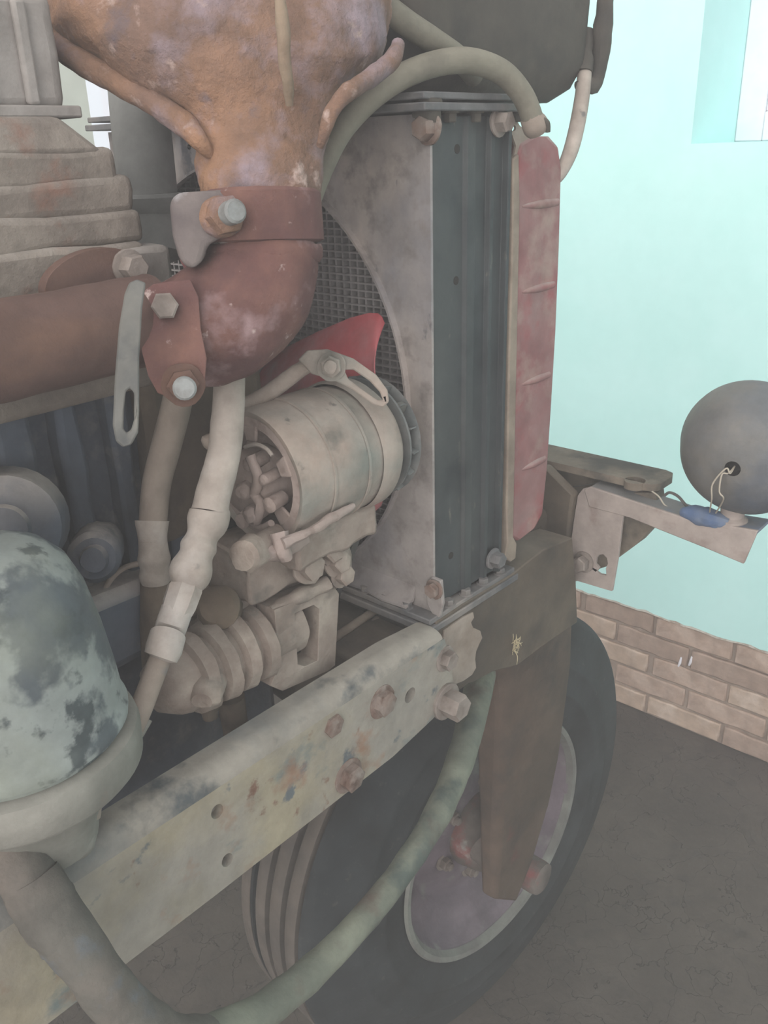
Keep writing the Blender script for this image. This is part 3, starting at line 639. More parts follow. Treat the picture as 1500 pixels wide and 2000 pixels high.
# overflow hose on the right of the tank
oh = thing('overflow_hose', 'thin pinkish overflow hose hanging from the top tank', 'hose', P(1100, 330, d=1.1))
b = MB(); b.tube(tb([(1143, 70, 1.13, 13), (1141, 150, 1.13, 14), (1132, 220, 1.125, 15), (1116, 290, 1.115, 15), (1096, 335, 1.11, 13), (1075, 360, 1.12, 11)]), 14, 8); b.build('hose', M['pipecream'], oh)
b = MB(); b.tube(tb([(1143, 62, 1.13, 17), (1142, 80, 1.13, 18), (1141, 100, 1.13, 16), (1139, 118, 1.13, 19), (1138, 142, 1.13, 18)]), 14, 4); b.lump(.0015, 70); b.build('clamp', M['tank'], oh)

# arched hose over the radiator
ah = thing('arched_hose', 'thick olive rubber hose arching over the radiator top', 'hose', P(640, 330, d=.87))
b = MB(); b.tube(tb([(560, 520, .88, 24), (590, 430, .88, 24), (625, 335, .875, 24), (668, 252, .87, 24), (738, 180, .87, 24), (820, 134, .88, 24), (905, 118, .90, 24), (975, 138, .93, 23), (1018, 182, .955, 22), (1040, 232, .97, 21), (1046, 262, .98, 18)]), 20, 8); b.build('hose', M['hosegreen'], ah)
b = MB(); b.tube(tb([(1038, 226, .969, 22), (1044, 240, .972, 25), (1050, 252, .978, 24)]), 16, 4); b.lump(.002, 60); b.build('hose_clamp', M['pipetan'], ah)
b = MB(); b.tube(tb([(1056, 232, .965, 5), (1068, 240, .965, 6), (1070, 258, .97, 5)]), 10, 4); b.build('clamp_screw', M['tank'], ah)
ih = MB(); ih.tube(tb([(690, -60, .83, 24), (740, 0, .85, 24), (790, 42, .87, 24), (850, 82, .90, 23), (900, 118, .945, 22), (925, 150, .98, 20)]), 18, 8)
tag(ih.build('coolant_hose', M['hosegreen']), 'second olive hose slanting down behind the arched hose', 'hose')

# ------------------------------------------------------------------ cooling fan and belt
XF = -.022
fan = thing('cooling_fan', 'red bladed cooling fan turning inside the grey shroud', 'fan', (XF, cy, cz))
tip = P(760, 682, x=XF); ang0 = math.atan2(tip.z - cz, tip.y - cy)
b = MB(); b.lathe((XF - .05, cy, cz), (1, 0, 0), [(0, .03), (.005, .045), (.04, .05), (.055, .045), (.06, .0)], 28); b.build('hub', M['altdark'], fan)
rad = min((V((tip.y, tip.z)) - V((cy, cz))).length, .272)
for i in range(7):
    a = ang0 + 2*PI*i/7
    rdir = V((0, math.cos(a), math.sin(a))); tdir = V((0, -math.sin(a), math.cos(a)))
    rings = []
    for k_, (rr_, hwid) in enumerate(((.04, .014), (.09, .03), (.16, .040), (.22, .046), (rad - .02, .046), (rad - .007, .043), (rad - .002, .038), (rad, .030))):
        ring = []
        n_ = 8
        for sgn in (1, -1):
            for j in range(n_ + 1):
                s = -1 + 2 * j / n_ if sgn == 1 else 1 - 2 * j / n_
                pos = V((XF - .004, cy, cz)) + rdir * rr_ + tdir * (s * hwid) + V((1, 0, 0)) * (-s * .018 - .008 * (1 - s * s) + sgn * .001)
                ring.append(pos)
        rings.append(ring)
    MB().loft(rings).build('blade', M['fanred'], fan, angle=50)
bt = MB(); p0 = P(716, 985, x=-.055); p1 = P(678, 1095, x=-.055)
dv = (p1 - p0).normalized(); sv = V((0, 0, 1)).cross(dv).normalized() if False else V((1, 0, 0)); nv = dv.cross(sv)
qs = [p0 - dv * .15, p0, p1, p1 + dv * .10]
bt.loft([[q + sv * .006 + nv * .004, q - sv * .006 + nv * .004, q - sv * .005 - nv * .004, q + sv * .005 - nv * .004] for q in qs])
tag(bt.build('fan_belt', M['bracket']), 'narrow fan belt strand slanting behind the alternator', 'belt')

# ------------------------------------------------------------------ exhaust: manifold, elbow, clamp flange, muffler
em = thing('exhaust_manifold', 'brown rusty exhaust manifold pipe along the cylinder head', 'manifold', (-.5, .06, 1.6))
ax0 = P(0, 668, y=.05)
yM = .055; zM = 1.657
b = MB(); b.tube([(V((-1.3, yM, zM)), .040), (V((-.9, yM, zM)), .040), (V((-.6, yM, zM)), .040), (V((-.45, yM, zM)), .039), (V((-.375, yM, zM)), .038), (V((-.33, yM, zM)), .040)], 28, 5); b.lump(.0025, 18); b.build('pipe', M['rustpipe'], em)
fp = [P(180 + 92*math.cos(a), 545 + 58*math.sin(a) - .22*92*math.cos(a), y=.080) for a in (2*PI*i/36 for i in range(36))]
b = MB(); b.plate(fp, [], (0, .012, 0)); b.build('port_flange', M['rustpipe'], em, bevel=.003)
q = MB().bolt(P(250, 522, y=.080), (0, -1, 0), .012, .014); q.lump(.001, 80); q.build('bolt', M['nutdust'], em)

el = thing('exhaust_elbow', 'red brown rusty exhaust elbow bending up to the muffler', 'exhaust pipe', P(430, 740, d=.8))
b = MB()
b.tube(tb([(300, 664, .80, 92), (345, 656, .80, 103), (395, 642, .80, 112), (440, 622, .80, 116), (480, 592, .80, 116), (505, 552, .80, 112), (515, 515, .80, 107), (517, 482, .80, 106)]), 36, 6)
b.lump(.0035, 22, 2.0); b.build('bend', M['rustred'], el, angle=60)
# two-bolt flange, facing the viewer side of the engine
fo = [(268, 600), (278, 572), (300, 556), (335, 548), (372, 546), (388, 580), (392, 640), (404, 700), (400, 752), (380, 778), (340, 780), (308, 768), (290, 735), (278, 690), (268, 640)]
fdir = (P(330, 660, d=1.0) - CAM).normalized()
b = MB(); b.plate([P(u, v, d=.735) for u, v in fo], [], fdir * .022); b.lump(.001, 40); b.build('flange', M['rustred'], el, bevel=.009, seg=3)
fn_ = -fdir
q = MB().bolt(P(322, 598, d=.733), fn_, .0115, .012, washer=False); q.lump(.0008, 90); q.build('bolt', M['nutdust'], el)
q = MB().bolt(P(358, 752, d=.733), fn_, .0135, .009); q.lump(.0014, 90); q.build('nut', M['rustpipe'], el)
q = MB().lathe(P(360, 757, d=.726), fn_, [(0, .0098), (.014, .0098), (.016, .008)], 18); q.lump(.0004, 90); q.build('stud', M['steel'], el)
c0 = P(517, 488, d=.80); upv = (P(515, 380, d=.80) - c0).normalized()
upv = V((upv.x * .3, upv.y * .3, 1)).normalized()
b = MB(); b.lathe(c0, upv, [(-.012, .050), (-.008, .053), (0, .0535), (.004, .052)], 36).lump(.001, 40); b.build('rim', M['rustred'], el)
b = MB(); b.lathe(c0 + upv * .003, upv, [(0, .046), (.004, .051), (.007, .049), (.010, .045)], 40).lump(.0015, 90); b.build('gasket', M['gasket'], el)

mf = thing('muffler', 'large orange rusty funnel shaped muffler above the elbow', 'muffler', P(512, 462, d=.80))
# clamp plate with its bolt
co = [(345, 372), (430, 372), (632, 356), (630, 450), (600, 458), (500, 468), (440, 470), (405, 468), (345, 462), (328, 430), (330, 395)]
vdir = (P(480, 415, d=1.0) - CAM).normalized()
b = MB(); rings = []
for t, r in ((-.004, .050), (-.002, .0545), (.038, .0545), (.041, .051)):
    c = c0 + upv * (t + .010); rings.append((t + .010, r))
b.lathe(c0, upv, rings, 40).lump(.0015, 30); b.build('neck_collar', M['rustred'], mf)
b = MB(); b.plate([P(u, v, d=.742) for u, v in ((330, 395), (346, 376), (440, 370), (474, 384), (474, 452), (430, 466), (404, 480), (396, 512), (372, 528), (350, 510), (336, 460))], [], vdir * .03); b.build('clamp_lug', M['lug'], mf, bevel=.008, seg=3)
bx_ = (-fdir + V((.35, -.1, 0))).normalized(); bp_ = P(430, 424, d=.738)
q = MB().lathe(bp_, bx_, [(-.004, .017), (.004, .017), (.006, .0155)], 24); q.bolt(bp_ + bx_ * .005, bx_, .0165, .013, washer=False); q.lump(.001, 70); q.build('clamp_nut', M['rust'], mf)
q = MB().lathe(bp_ + bx_ * .016, bx_, [(0, .010), (.014, .010), (.016, .008)], 18); q.lump(.0004, 90); q.build('clamp_stud', M['steel'], mf)
mr_ = [(378, 512, 117), (340, 512, 118), (290, 512, 124), (245, 503, 140), (205, 495, 172), (165, 478, 236), (125, 466, 296), (85, 446, 334), (40, 432, 350), (-20, 430, 354), (-100, 430, 346), (-170, 435, 310)]
rings = []
hdir = V((r0.x, r0.y, 0)).normalized(); ddir = V((0, 0, 1)).cross(hdir)
for v, uc, rp in mr_:
    c = P(uc, v, d=.80 + (rp - 117) * .00022); k_ = .8 / FPX
    rings.append([c + hdir * (rp * k_ * math.cos(2*PI*j/64)) + ddir * (rp * k_ * .82 * math.sin(2*PI*j/64)) for j in range(64)])
dense = []
for i in range(len(rings) - 1):
    for s in range(5): dense.append([rings[i][j].lerp(rings[i+1][j], s / 5) for j in range(64)])
dense.append(rings[-1])
b = MB(); b.loft(dense); b.lump(.006, 16, 3.0); b.lump(.0025, 55, 1.0); b.build('funnel', M['rust'], mf, angle=70)
for pts, mt_ in (([(78, 60, .80, 20), (150, 118, .79, 24), (230, 162, .785, 24), (300, 202, .775, 24), (365, 248, .765, 23), (395, 282, .762, 18), (420, 312, .775, 8)], 'rust'),
                 ([(778, 88, .81, 15), (764, 118, .79, 17), (725, 152, .775, 17), (680, 180, .755, 17), (650, 215, .755, 15), (636, 250, .76, 11), (625, 285, .772, 6)], 'rust'),
                 ([(545, -30, .714, 13), (550, 40, .716, 14), (556, 100, .724, 14), (562, 160, .738, 13), (566, 205, .752, 7)], 'ribtan')):
    b = MB(); b.tube(tb(pts), 14, 6); b.lump(.002, 45); b.build('stiffening_rib', M[mt_], mf)

# slotted tension bracket
sb = thing('slotted_bracket', 'dark slotted adjusting strip hanging beside the exhaust elbow', 'bracket', P(245, 870, d=.74))
so = [(243, 575), (252, 552), (268, 545), (285, 552), (278, 600), (272, 700), (272, 800), (270, 845), (258, 868), (240, 874), (226, 862), (220, 830), (224, 740), (232, 640)]
sl = [(246, 765), (254, 758), (262, 768), (262, 820), (256, 840), (247, 846), (241, 838), (242, 800)]
dv = (P(250, 700, d=1.0) - CAM).normalized()
b = MB(); b.plate([P(u, v, d=.690) for u, v in so], [[P(u, v, d=.690) for u, v in sl]], dv * .006); b.build('strip', M['bracket'], sb, bevel=.0015)

# ------------------------------------------------------------------ engine
hd = thing('cylinder_head', 'brown dust caked cylinder head with stepped ribs', 'engine part', (-.6, .25, 1.66))
def slab(x1, y0, z0, z1, l=.003, seed=0.0, y1=.5, n=(22, 4, 3)):
    q = MB().grid_box((-1.3, y0, z0), (x1, y1, z1), n); q.lump(l, 16, seed); return q
slab(-.292, .105, 1.66, 1.722, .004, 1).build('step', M['head'], hd, bevel=.006)
slab(-.288, .112, 1.720, 1.748, .005, 2).build('rib', M['head'], hd, bevel=.010, seg=3)
slab(-.291, .116, 1.744, 1.776, .005, 3).build('rib', M['head'], hd, bevel=.012, seg=3)
slab(-.303, .119, 1.770, 1.802, .005, 4).build('rib', M['head'], hd, bevel=.012, seg=3)
q = MB(); p = P(172, 228, y=.12)
q.add([(-1.3, .118, 1.796), (-.310, .118, 1.796), (-.345, .130, 1.827), (-1.3, .130, 1.827), (-1.3, .5, 1.796), (-.310, .5, 1.796), (-.345, .5, 1.827), (-1.3, .5, 1.827)], [(0,1,2,3), (4,7,6,5), (0,4,5,1), (1,5,6,2), (2,6,7,3), (3,7,4,0)])
q.build('step', M['head'], hd, bevel=.006)
b = MB(); b.grid_box((-.34, .099, 1.66), (-.268, .14, 1.715), (6, 3, 5)); b.lump(.004, 26); b.build('end_boss', M['cover'], hd, bevel=.006)
vc = thing('valve_cover', 'pale grey valve cover on top of the cylinder head', 'cover', (-.8, .3, 1.83))
b = MB(); b.grid_box((-1.3, .145, 1.829), (-.325, .45, 1.925), (24, 6, 4)); b.lump(.003, 12, 6); b.build('shell', M['cover'], vc, bevel=.012, seg=3)
b = MB(); b.box((-1.3, .138, 1.826), (-.318, .46, 1.836)); b.build('rim', M['cover'], vc, bevel=.002)
for x in (-.36, -.40, -.45, -.52):
    b = MB(); b.box((x - .006, .139, 1.836), (x + .006, .147, 1.915)); b.build('rib', M['cover'], vc, bevel=.003)
bk = thing('engine_block', 'dusty blue engine block behind the two upright pipes', 'engine block', (-.6, .35, .95))
b = MB(); b.grid_box((-1.3, .16, 1.0), (-.14, .52, 1.655), (26, 8, 14)); b.lump(.004, 9, 2); b.build('crankcase', M['block'], bk, bevel=.01)
for u, wd in ((130, 40), (225, 36), (310, 30), (20, 60)):
    p = P(u, 900, y=.158); b = MB(); b.grid_box((p.x - wd*.0003, .138, 1.36), (p.x + wd*.0003, .17, 1.60), (3, 2, 8)); b.lump(.004, 20, u); b.build('rib', M['block'], bk, bevel=.006)
b = MB(); b.grid_box((-1.3, .10, 1.585), (-.30, .2, 1.617), (20, 3, 3)); b.lump(.003, 18); b.build('deck_ledge', M['head'], bk, bevel=.008)
b = MB(); b.grid_box((-1.3, .105, 1.30), (-.30, .2, 1.385), (20, 4, 4)); b.lump(.008, 14, 5); b.build('ledge', M['block'], bk, bevel=.012)
p = P(12, 1030, d=.76); b = MB(); b.lathe(p, fn_, [(-.03, .05), (0, .046), (.006, .036), (.007, .022), (.014, .02), (.016, .0)], 30); b.build('core_plug', M['block'], bk)
p = P(185, 1088, d=.84); b = MB(); b.lathe(p, fn_, [(-.05, .026), (0, .025), (.006, .02), (.007, .014), (.016, .012)], 24).lump(.002, 60); b.build('drain_union', M['block'], bk)
b = MB(); b.grid_box((-.30, .13, 1.40), (-.14, .22, 1.66), (6, 4, 8)); b.lump(.006, 14, 9); b.build('timing_case', M['oilbrown'], bk, bevel=.012)
b = MB(); b.grid_box((-.34, .125, 1.30), (-.16, .2, 1.375), (7, 4, 4)); b.lump(.008, 18, 3); b.build('accessory_pad', M['pump'], bk, bevel=.01)
b = MB(); b.grid_box((-1.3, .17, 1.0), (-.14, .55, 1.30), (20, 8, 5)); b.lump(.006, 9, 2); b.build('sump', M['oilbrown'], bk, bevel=.02)

# things behind the engine, seen in the gap beside the muffler
ip = thing('intake_pipe', 'plain grey upright pipe behind the cylinder head', 'pipe', P(300, 500, d=1.06))
b = MB(); b.tube(tb([(262, 60, 1.06, 57), (268, 160, 1.06, 57), (276, 250, 1.06, 57), (285, 340, 1.06, 57), (292, 420, 1.06, 57), (300, 500, 1.06, 57)]), 32, 5); b.build('pipe', M['greymetal'], ip)
b = MB(); b.lathe(P(290, 395, d=1.06), (0, 0, 1), [(-.012, .042), (-.008, .045), (.006, .045), (.010, .040)], 32); b.build('joint_band', M['greymetal'], ip)
b = MB(); b.grid_box((-.28, .36, 1.665), (-.14, .50, 1.745), (4, 4, 5)); b.lump(.004, 20); tag(b.build('thermostat_housing', M['oilbrown'], bevel=.012), 'dark brown housing low in the gap behind the exhaust collar', 'engine part')

# ------------------------------------------------------------------ alternator
zA = 1.478; yA = .052; xr, xf = -.232, -.075
al = thing('alternator', 'large dust covered cylindrical alternator beside the fan', 'alternator', (-.15, yA, zA - .08))
AX = (1, 0, 0); A0 = (0, yA, zA)
ra = .0735
b = MB(); b.lathe(A0, AX, [(xr + .004, ra - .010), (xr, ra - .006), (xr - .001, ra - .001), (xr + .004, ra + .001), (xr + .045, ra), (xr + .047, ra + .0015), (xr + .095, ra + .0015), (xr + .097, ra - .0005), (xr + .125, ra - .001)], 56, cap=False).lump(.0012, 22)
b.build('stator_body', M['alt'], al, angle=45)
b = MB(); b.lathe(A0, AX, [(xr + .120, ra + .001), (xr + .124, ra + .004), (xr + .148, ra + .003), (xr + .158, ra - .004), (xr + .162, ra - .016), (xr + .163, .02)], 56, cap=False).lump(.001, 26)
b.build('drive_end', M['alt'], al, angle=45)
# open rear shell, inner face and terminals
b = MB(); b.lathe(A0, AX, [(xr + .002, ra - .004), (xr + .002, ra - .018), (xr + .012, ra - .020), (xr + .03, ra - .022), (xr + .032, .0)], 48, cap=False); rs = b.build('end_face', M['altpink'], al, angle=40)
b = MB(); b.lathe((0, yA + .01, zA - .008), AX, [(xr + .03, .036), (xr - .006, .036), (xr - .012, .031), (xr - .014, .0)], 36, cap=False); b.lump(.0015, 50); b.build('slip_ring_cover', M['altpink'], al, angle=50)
def knob(u, v, r, h, name='terminal'):
    p = P(u, v, x=xr - .012); q = MB(); q.lathe(p, (-1, -.25, 0), [(-.02, r), (h * .7, r), (h, r * .7), (h + .001, 0)], 14, cap=False); q.lump(.0012, 90, u); q.build(name, M['altpink'], al)
for u, v, r, h in ((492, 905, .008, .008), (485, 955, .010, .012), (500, 1000, .010, .014), (520, 935, .006, .008), (530, 985, .008, .006), (478, 1015, .009, .008)): knob(u, v, r, h)
b = MB(); b.tube([(P(u, v, x=xr - .016), .0055) for u, v in ((488, 890), (498, 915), (505, 940), (498, 965), (508, 985), (500, 1018))], 12, 6); b.lump(.0015, 70); b.build('brush_lead', M['altpink'], al)
b = MB(); b.tube([(P(u, v, x=xr - .012), .004) for u, v in ((474, 1000), (492, 1020), (512, 1030), (530, 1022))], 10, 6); b.build('brush_lead', M['altpink'], al)
for i, a in enumerate((.35, 1.5, 2.7, 3.9, 5.1)):
    u_ = V((0, math.cos(a), math.sin(a))); t_ = V((0, -math.sin(a), math.cos(a)))
    c = V((xr + .001, yA, zA)) + u_ * (ra - .024)
    b = MB(); b.plate([c + u_*.008 - t_*.012, c + u_*.008 + t_*.012, c - u_*.010 + t_*.008, c - u_*.010 - t_*.008], [], (.004, 0, 0)); b.build('vent_bridge', M['altpink'], al, bevel=.002)
b = MB(); b.tube([(P(u, v, x=xr - .004), .0022) for u, v in ((478, 873), (500, 868), (520, 876), (532, 890))], 8, 5); b.build('retaining_clip', M['pipecream'], al)
# clamp straps
for x in (xr + .046, xr + .098):
    b = MB(); b.lathe(A0, AX, [(x - .002, ra + .0005), (x - .0015, ra + .0022), (x + .0015, ra + .0022), (x + .002, ra + .0005)], 56, cap=False); b.build('strap', M['alt'], al)
# pulley fan with vanes
b = MB(); b.lathe(A0, AX, [(xr + .168, .0), (xr + .168, ra - .002), (xr + .171, ra - .002), (xr + .171, .0)], 48, cap=False); b.build('fan_disc', M['altdark'], al)
for i in range(16):
    a = 2*PI*i/16; u_ = V((0, math.cos(a), math.sin(a))); t_ = V((0, -math.sin(a), math.cos(a)))
    c = V((0, yA, zA)) + u_ * .058
    b = MB(); b.plate([V((xr + .171, 0, 0)) + c + u_*.016 + t_*.004, V((xr + .171, 0, 0)) + c - u_*.022, V((xr + .185, 0, 0)) + c - u_*.022, V((xr + .183, 0, 0)) + c + u_*.014 + t_*.004], [], t_ * .0016); b.build('vane', M['altdark'], al)
b = MB(); b.lathe(A0, AX, [(xr + .183, .030), (xr + .184, .066), (xr + .187, .072), (xr + .190, .066), (xr + .191, .02)], 40, cap=False); b.build('pulley', M['altdark'], al)
# mounting foot and bolts below
b = MB(); b.grid_box((xr + .012, yA - .045, zA - .100), (xr + .135, yA + .03, zA - .062), (10, 5, 3)); b.lump(.005, 30); b.build('mounting_foot', M['pump'], al, bevel=.005)
b = MB(); b.tube([(P(552, 1062, d=.87), .006), (P(600, 1040, d=.885), .0055), (P(655, 1008, d=.91), .005), (P(690, 988, d=.935), .004)], 10, 6); b.lump(.0025, 60); b.build('foot_ridge', M['altpink'], al)
b = MB(); b.tube([(P(545, 1040, d=.88), .010), (P(553, 1075, d=.88), .009), (P(560, 1092, d=.885), .006)], 10, 4); b.lump(.002, 60); b.build('foot_ear', M['altpink'], al)
q = MB().lathe(P(484, 1082, d=.855), (-.85, -.3, .05), [(-.06, .010), (-.012, .012), (-.012, .017), (.006, .017), (.010, .013)], 14); q.lump(.003, 60); q.build('pivot_bolt', M['pump'], al)
b = MB(); b.tube([(P(500, 1078, d=.87), .010), (P(545, 1075, d=.89), .010), (P(590, 1050, d=.92), .010)], 12, 5); b.lump(.002, 60); b.build('pivot_lug', M['altpink'], al)

# tension arm above the alternator
ta = thing('tension_arm', 'curved slotted tension arm bolted above the alternator', 'bracket', P(660, 735, d=.94))
D1 = .915
to = [(582, 702), (600, 684), (640, 682), (690, 700), (735, 732), (757, 762), (760, 785), (748, 796), (728, 790), (690, 762), (650, 742), (608, 730)]
ts = [(672, 722), (690, 722), (722, 744), (742, 766), (748, 782), (738, 782), (712, 764), (680, 740)]
vd = (P(680, 740, d=1.0) - CAM).normalized()
b = MB(); b.plate([P(u, v, d=D1) for u, v in to], [[P(u, v, d=D1) for u, v in ts]], vd * .009); b.build('slotted_arm', M['alt'], ta, bevel=.003)
b = MB(); b.tube(tb([(460, 800, .90, 14), (520, 770, .92, 15), (570, 735, .93, 16), (610, 708, .93, 17)]), 14, 5); b.lump(.002, 50); b.build('stay', M['pump'], ta)
q = MB().bolt(P(647, 716, d=D1 - .001), (P(640, 722, d=.8) - P(660, 712, d=.95)).normalized(), .0115, .012, stud=.008); q.lump(.0015, 80); q.build('bolt', M['alt'], ta)

# ------------------------------------------------------------------ ribbed pump below the alternator
pm_ = thing('ribbed_pump', 'dust caked ribbed pump with a square flange below the alternator', 'pump', (-.25, .06, 1.2))
zP = 1.30; yP = .075
x0 = -.385
pf = [(x0, .012), (x0 + .006, .026), (x0 + .02, .034), (x0 + .032, .036)]
x = x0 + .04
for i in range(4):
    pf += [(x, .036), (x + .003, .044), (x + .016, .046), (x + .020, .038)]; x += .027
pf += [(x, .036), (x + .04, .036)]
b = MB(); b.lathe((0, yP - .015, zP - .012), AX, pf, 40); b.lump(.003, 30); b.build('ribbed_barrel', M['pump'], pm_, angle=50)
b = MB(); b.lathe(P(405, 1345, d=.90), (-.8, -.6, -.1), [(-.05, .016), (.0, .018), (.012, .016), (.02, .010), (.021, 0)], 20, cap=False).lump(.003, 50); b.build('end_plug', M['pump'], pm_)
fo = pl([(536, 1192), (650, 1142), (664, 1160), (656, 1300), (640, 1312), (552, 1350), (528, 1340), (545, 1300)], y=.028)
fi = pl([(576, 1198), (612, 1182), (624, 1190), (620, 1290), (596, 1302), (582, 1298)], y=.028)
b = MB(); b.plate(fo, [fi], (0, .03, 0)); b.lump(.0015, 60); b.build('square_flange', M['pump'], pm_, bevel=.005, seg=2)
b = MB(); b.plate(pl([(570, 1192), (628, 1170), (628, 1300), (575, 1310)], y=.06), [], (0, .01, 0)); b.build('recess_face', M['pumpdark'], pm_)
b = MB(); b.grid_box((-.275, .062, 1.235), (-.16, .15, 1.34), (6, 5, 6)); b.lump(.006, 24); b.build('body', M['pump'], pm_, bevel=.008)
b = MB(); b.tube(tb([(528, 1196, .955, 14), (560, 1176, .97, 15), (600, 1156, .985, 15), (640, 1138, 1.0, 14)]), 12, 5); b.lump(.003, 50); b.build('flange_ridge', M['pump'], pm_)
b = MB(); b.grid_box((-.26, .045, 1.338), (-.11, .118, 1.40), (8, 6, 5)); b.lump(.010, 20, 4); b.build('pump_housing', M['pump'], pm_, bevel=.01)
b = MB(); b.grid_box((-.150, .03, 1.315), (-.112, .11, 1.40), (3, 6, 7)); b.lump(.006, 26, 8); b.build('end_cover', M['pump'], pm_, bevel=.008)
for (u, v, r) in ((655, 1095, .014), (664, 1122, .012), (600, 1105, .016), (640, 1075, .013)):
    q = MB().bolt(P(u, v, y=.025), (0, -1, .2), r, .012); q.lump(.0025, 70, u); q.build('bolt', M['pump'], pm_)
b = MB(); b.lathe(P(425, 1185, d=.93), (-.5, -.5, .5), [(-.06, .018), (-.03, .020), (-.028, .024), (.0, .024), (.006, .018), (.008, 0)], 18, cap=False).lump(.002, 50); b.build('filler_cap', M['oilbrown'], pm_)
b = MB(); b.lathe(P(408, 1380, d=.93), (0, 0, -1), [(-.03, .012), (.002, .012), (.004, .009), (.014, .008)], 12).lump(.001, 60); b.build('drain_plug', M['oilbrown'], pm_)
b = MB(); b.tube([(P(450, 1360, d=.98), .016), (P(460, 1420, d=1.0), .015), (P(470, 1470, d=1.02), .016)], 14, 4); b.build('drain_pipe', M['oilbrown'], pm_)
for i, (a, c) in enumerate((((648, 1250), (735, 1190)), ((668, 1262), (745, 1205)))):
    q = MB(); p0 = P(*a, y=.10); p1 = P(*c, y=.10); q.tube([(p0 - (p1 - p0) * .4, .006), (p0, .006), (p1, .006), (p1 + (p1 - p0) * .2, .006)], 12, 3, smooth=False)
    tag(q.build('tie_rod', M['beigeedge']), ('upper of two thin rods below the radiator', 'lower of two thin rods below the radiator')[i], 'rod', 'rods below the radiator')

# ------------------------------------------------------------------ two upright pipes
pa_ = thing('coolant_pipe', 'slim tan pipe entering a ribbed sleeve behind the pale pipe', 'pipe', P(300, 1260, d=.93))
b = MB(); b.tube(tb([(356, 720, .86, 27), (345, 790, .87, 29), (325, 870, .88, 29), (306, 945, .885, 28), (298, 1030, .89, 27), (298, 1060, .89, 27)]), 22, 7); b.build('pipe', M['pipetan'], pa_)
b = MB(); b.tube(tb([(297, 1017, .89, 33), (297, 1024, .89, 32), (298, 1050, .89, 28), (300, 1075, .893, 29), (301, 1092, .895, 32), (302, 1108, .897, 28), (303, 1125, .90, 31), (304, 1138, .902, 27)]), 24, 4); b.build('ribbed_sleeve', M['pipecream'], pa_)
b = MB(); b.tube(tb([(304, 1130, .905, 30), (306, 1180, .91, 32), (308, 1230, .92, 34), (312, 1300, .94, 34)]), 22, 5); b.build('hose_section', M['oilbrown'], pa_)
pb_ = thing('oil_pipe', 'pale jointed pipe running from the elbow down to the filter base', 'pipe', P(130, 1690, d=.76))
b = MB(); b.tube(tb([(450, 700, .835, 31), (447, 760, .835, 31), (444, 830, .832, 32), (434, 900, .83, 33), (418, 960, .825, 35), (410, 1000, .822, 37)]), 24, 7); b.lump(.001, 40); b.build('pipe_section', M['pipecream'], pb_)
b = MB(); b.lathe(P(410, 862, d=.84), (P(395, 868, d=.84) - P(420, 858, d=.845)), [(-.01, .006), (0, .008), (.005, .007), (.007, .004)], 12).lump(.001, 80); b.build('clip', M['pipetan'], pb_)
b = MB(); b.tube(tb([(411, 994, .822, 36), (410, 1002, .822, 40), (404, 1024, .82, 40), (395, 1048, .818, 31), (388, 1068, .815, 36), (383, 1084, .812, 33), (375, 1108, .81, 41), (368, 1130, .808, 40), (361, 1147, .806, 29)]), 26, 4); b.build('bulged_coupling', M['pipecream'], pb_)
b = MB(); b.tube(tb([(362, 1144, .806, 33), (361, 1150, .805, 35), (350, 1182, .80, 34), (346, 1192, .80, 32)]), 8, 1, smooth=False); b.build('union_nut', M['pipecream'], pb_, angle=30)
b = MB(); b.tube(tb([(346, 1190, .80, 31), (335, 1222, .795, 31), (330, 1236, .795, 30), (328, 1240, .79, 35), (320, 1268, .785, 36), (314, 1284, .783, 33), (313, 1286, .783, 20)]), 24, 1, smooth=False); b.build('socket', M['pipecream'], pb_, angle=30)
b = MB(); b.tube(tb([(316, 1278, .783, 22), (296, 1330, .775, 22), (270, 1395, .765, 23), (240, 1450, .76, 25), (200, 1500, .755, 28), (172, 1545, .752, 32), (158, 1590, .75, 38)]), 20, 6); b.build('pipe_section', M['pipetan'], pb_)
b = MB(); b.tube(tb([(286, 1402, .775, 12), (262, 1440, .77, 13), (240, 1482, .77, 14), (234, 1502, .77, 12)]), 10, 4); b.lump(.002, 60); b.build('bead', M['domebase'], pb_)
cb_ = MB(); cb_.tube([(P(u, v, d=.89), .003) for u, v in ((285, 1098), (245, 1108), (218, 1130), (200, 1165), (196, 1200))], 10, 6)
tag(cb_.build('thin_cable', M['pipetan']), 'thin tan cable curling behind the ribbed sleeve', 'cable')

# ------------------------------------------------------------------ oil filter at the left
dc = P(22, 1400, d=.705)
of = thing('oil_filter', 'flaking grey green dome of the oil filter above the rail', 'filter', (dc.x, dc.y, dc.z - .10))
b = MB(); b.lathe((dc.x, dc.y, dc.z), (0, 0, 1), [(-.026, .086), (-.010, .0862), (-.009, .0905), (-.003, .0915), (.002, .0895), (.006, .0882), (.03, .0865), (.07, .0815), (.105, .0745), (.128, .065), (.142, .052), (.150, .036), (.153, .018), (.1535, .0)], 64, cap=False); b.lump(.0008, 20); b.build('dome', M['dome'], of, angle=60)
b = MB(); b.lathe((dc.x, dc.y, dc.z), (0, 0, 1), [(-.056, .080), (-.054, .0925), (-.048, .0975), (-.026, .0985), (-.018, .0965), (-.015, .089)], 64); b.build('rim', M['domebase'], of, angle=40)
b = MB(); b.lathe((dc.x, dc.y, dc.z), (0, 0, 1), [(-.125, .050), (-.10, .055), (-.075, .066), (-.05, .082)], 40); b.lump(.003, 26); b.build('base', M['domebase'], of)
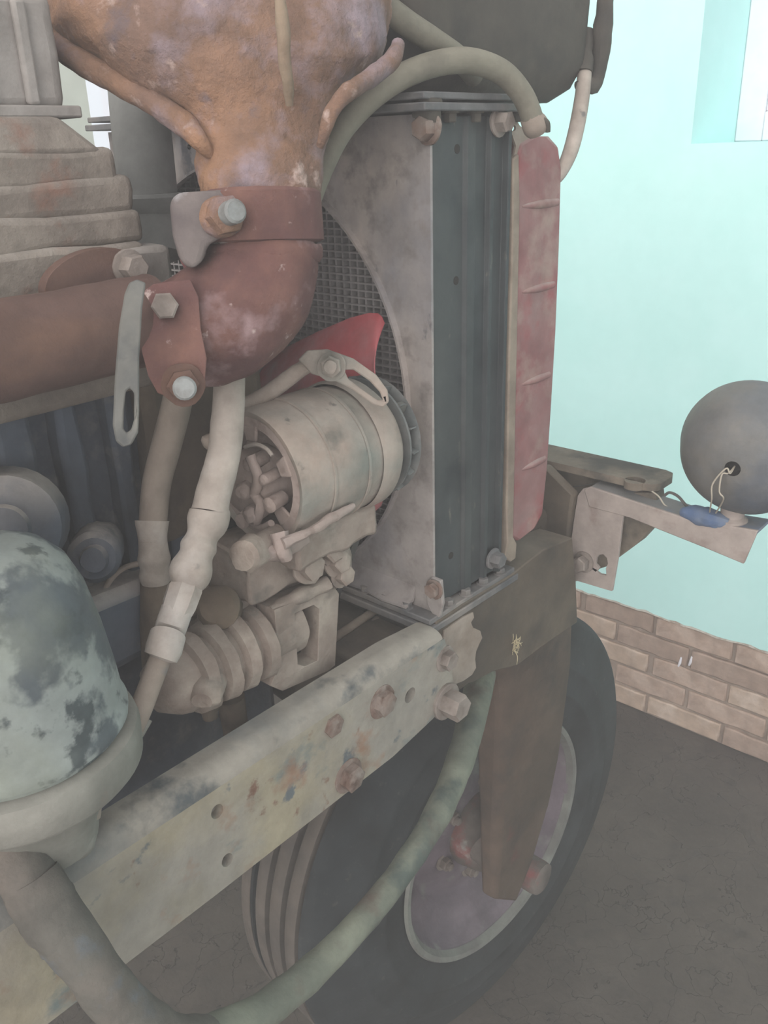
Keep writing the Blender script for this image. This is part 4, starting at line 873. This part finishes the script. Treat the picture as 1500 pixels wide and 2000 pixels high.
b = MB(); b.tube(tb([(60, 1560, .745, 62), (105, 1600, .745, 66), (128, 1640, .745, 58), (128, 1668, .745, 40)]), 24, 5); b.lump(.003, 24); b.build('foot', M['domebase'], of)

# ------------------------------------------------------------------ big bent tube at the bottom
bt_ = thing('bent_tube', 'thick green worn tube curving from the filter under the rail', 'pipe', P(420, 2000, d=.78))
path = [(-20, 1560, .70, 50), (0, 1600, .70, 50), (42, 1690, .70, 55), (96, 1778, .702, 55), (162, 1870, .705, 53), (232, 1958, .72, 50), (315, 2022, .75, 47), (400, 2030, .80, 42), (500, 1984, .86, 38), (590, 1915, .92, 33), (680, 1828, .98, 29), (755, 1740, 1.04, 27), (825, 1640, 1.11, 26), (876, 1545, 1.19, 27), (908, 1455, 1.28, 28), (930, 1363, 1.38, 29), (946, 1290, 1.47, 28), (960, 1230, 1.55, 26)]
i_ = 7
b = MB(); b.tube(tb(path[:i_ + 1]), 24, 8); b.lump(.0025, 26); b.build('wrapped_end', M['bigtube_b'], bt_)
b = MB(); b.tube(tb(path[i_:]), 24, 8); b.lump(.0016, 30); b.build('tube', M['bigtube'], bt_)
b = MB(); b.tube(tb([(58, 1715, .70, 56), (74, 1745, .70, 60), (96, 1780, .702, 57), (115, 1808, .703, 59), (132, 1832, .704, 54)]), 24, 5); b.lump(.003, 50); b.build('wrapping', M['bigtube_b'], bt_)

# ------------------------------------------------------------------ haze volume added to imitate lens veil, lifts the darks
hz = bpy.data.materials.new('lens_veil_haze'); hz.use_nodes = True; nt = hz.node_tree
nt.nodes.remove(nt.nodes['Principled BSDF'])
vs_ = nt.nodes.new('ShaderNodeVolumeScatter'); vs_.inputs['Color'].default_value = (.97, .95, .93, 1); vs_.inputs['Density'].default_value = .115; vs_.inputs['Anisotropy'].default_value = .2
nt.links.new(vs_.outputs[0], nt.nodes['Material Output'].inputs['Volume'])
hb = MB().box((-3.9, -3.9, .002), (WX - .004, YL - .01, 3.3)).build('lens_veil_haze', hz)
tag(hb, 'thin pale haze volume added around the tractor to imitate lens veil', 'haze', kind='stuff')

for o in bpy.data.objects:
    if '_o' in o: del o['_o']
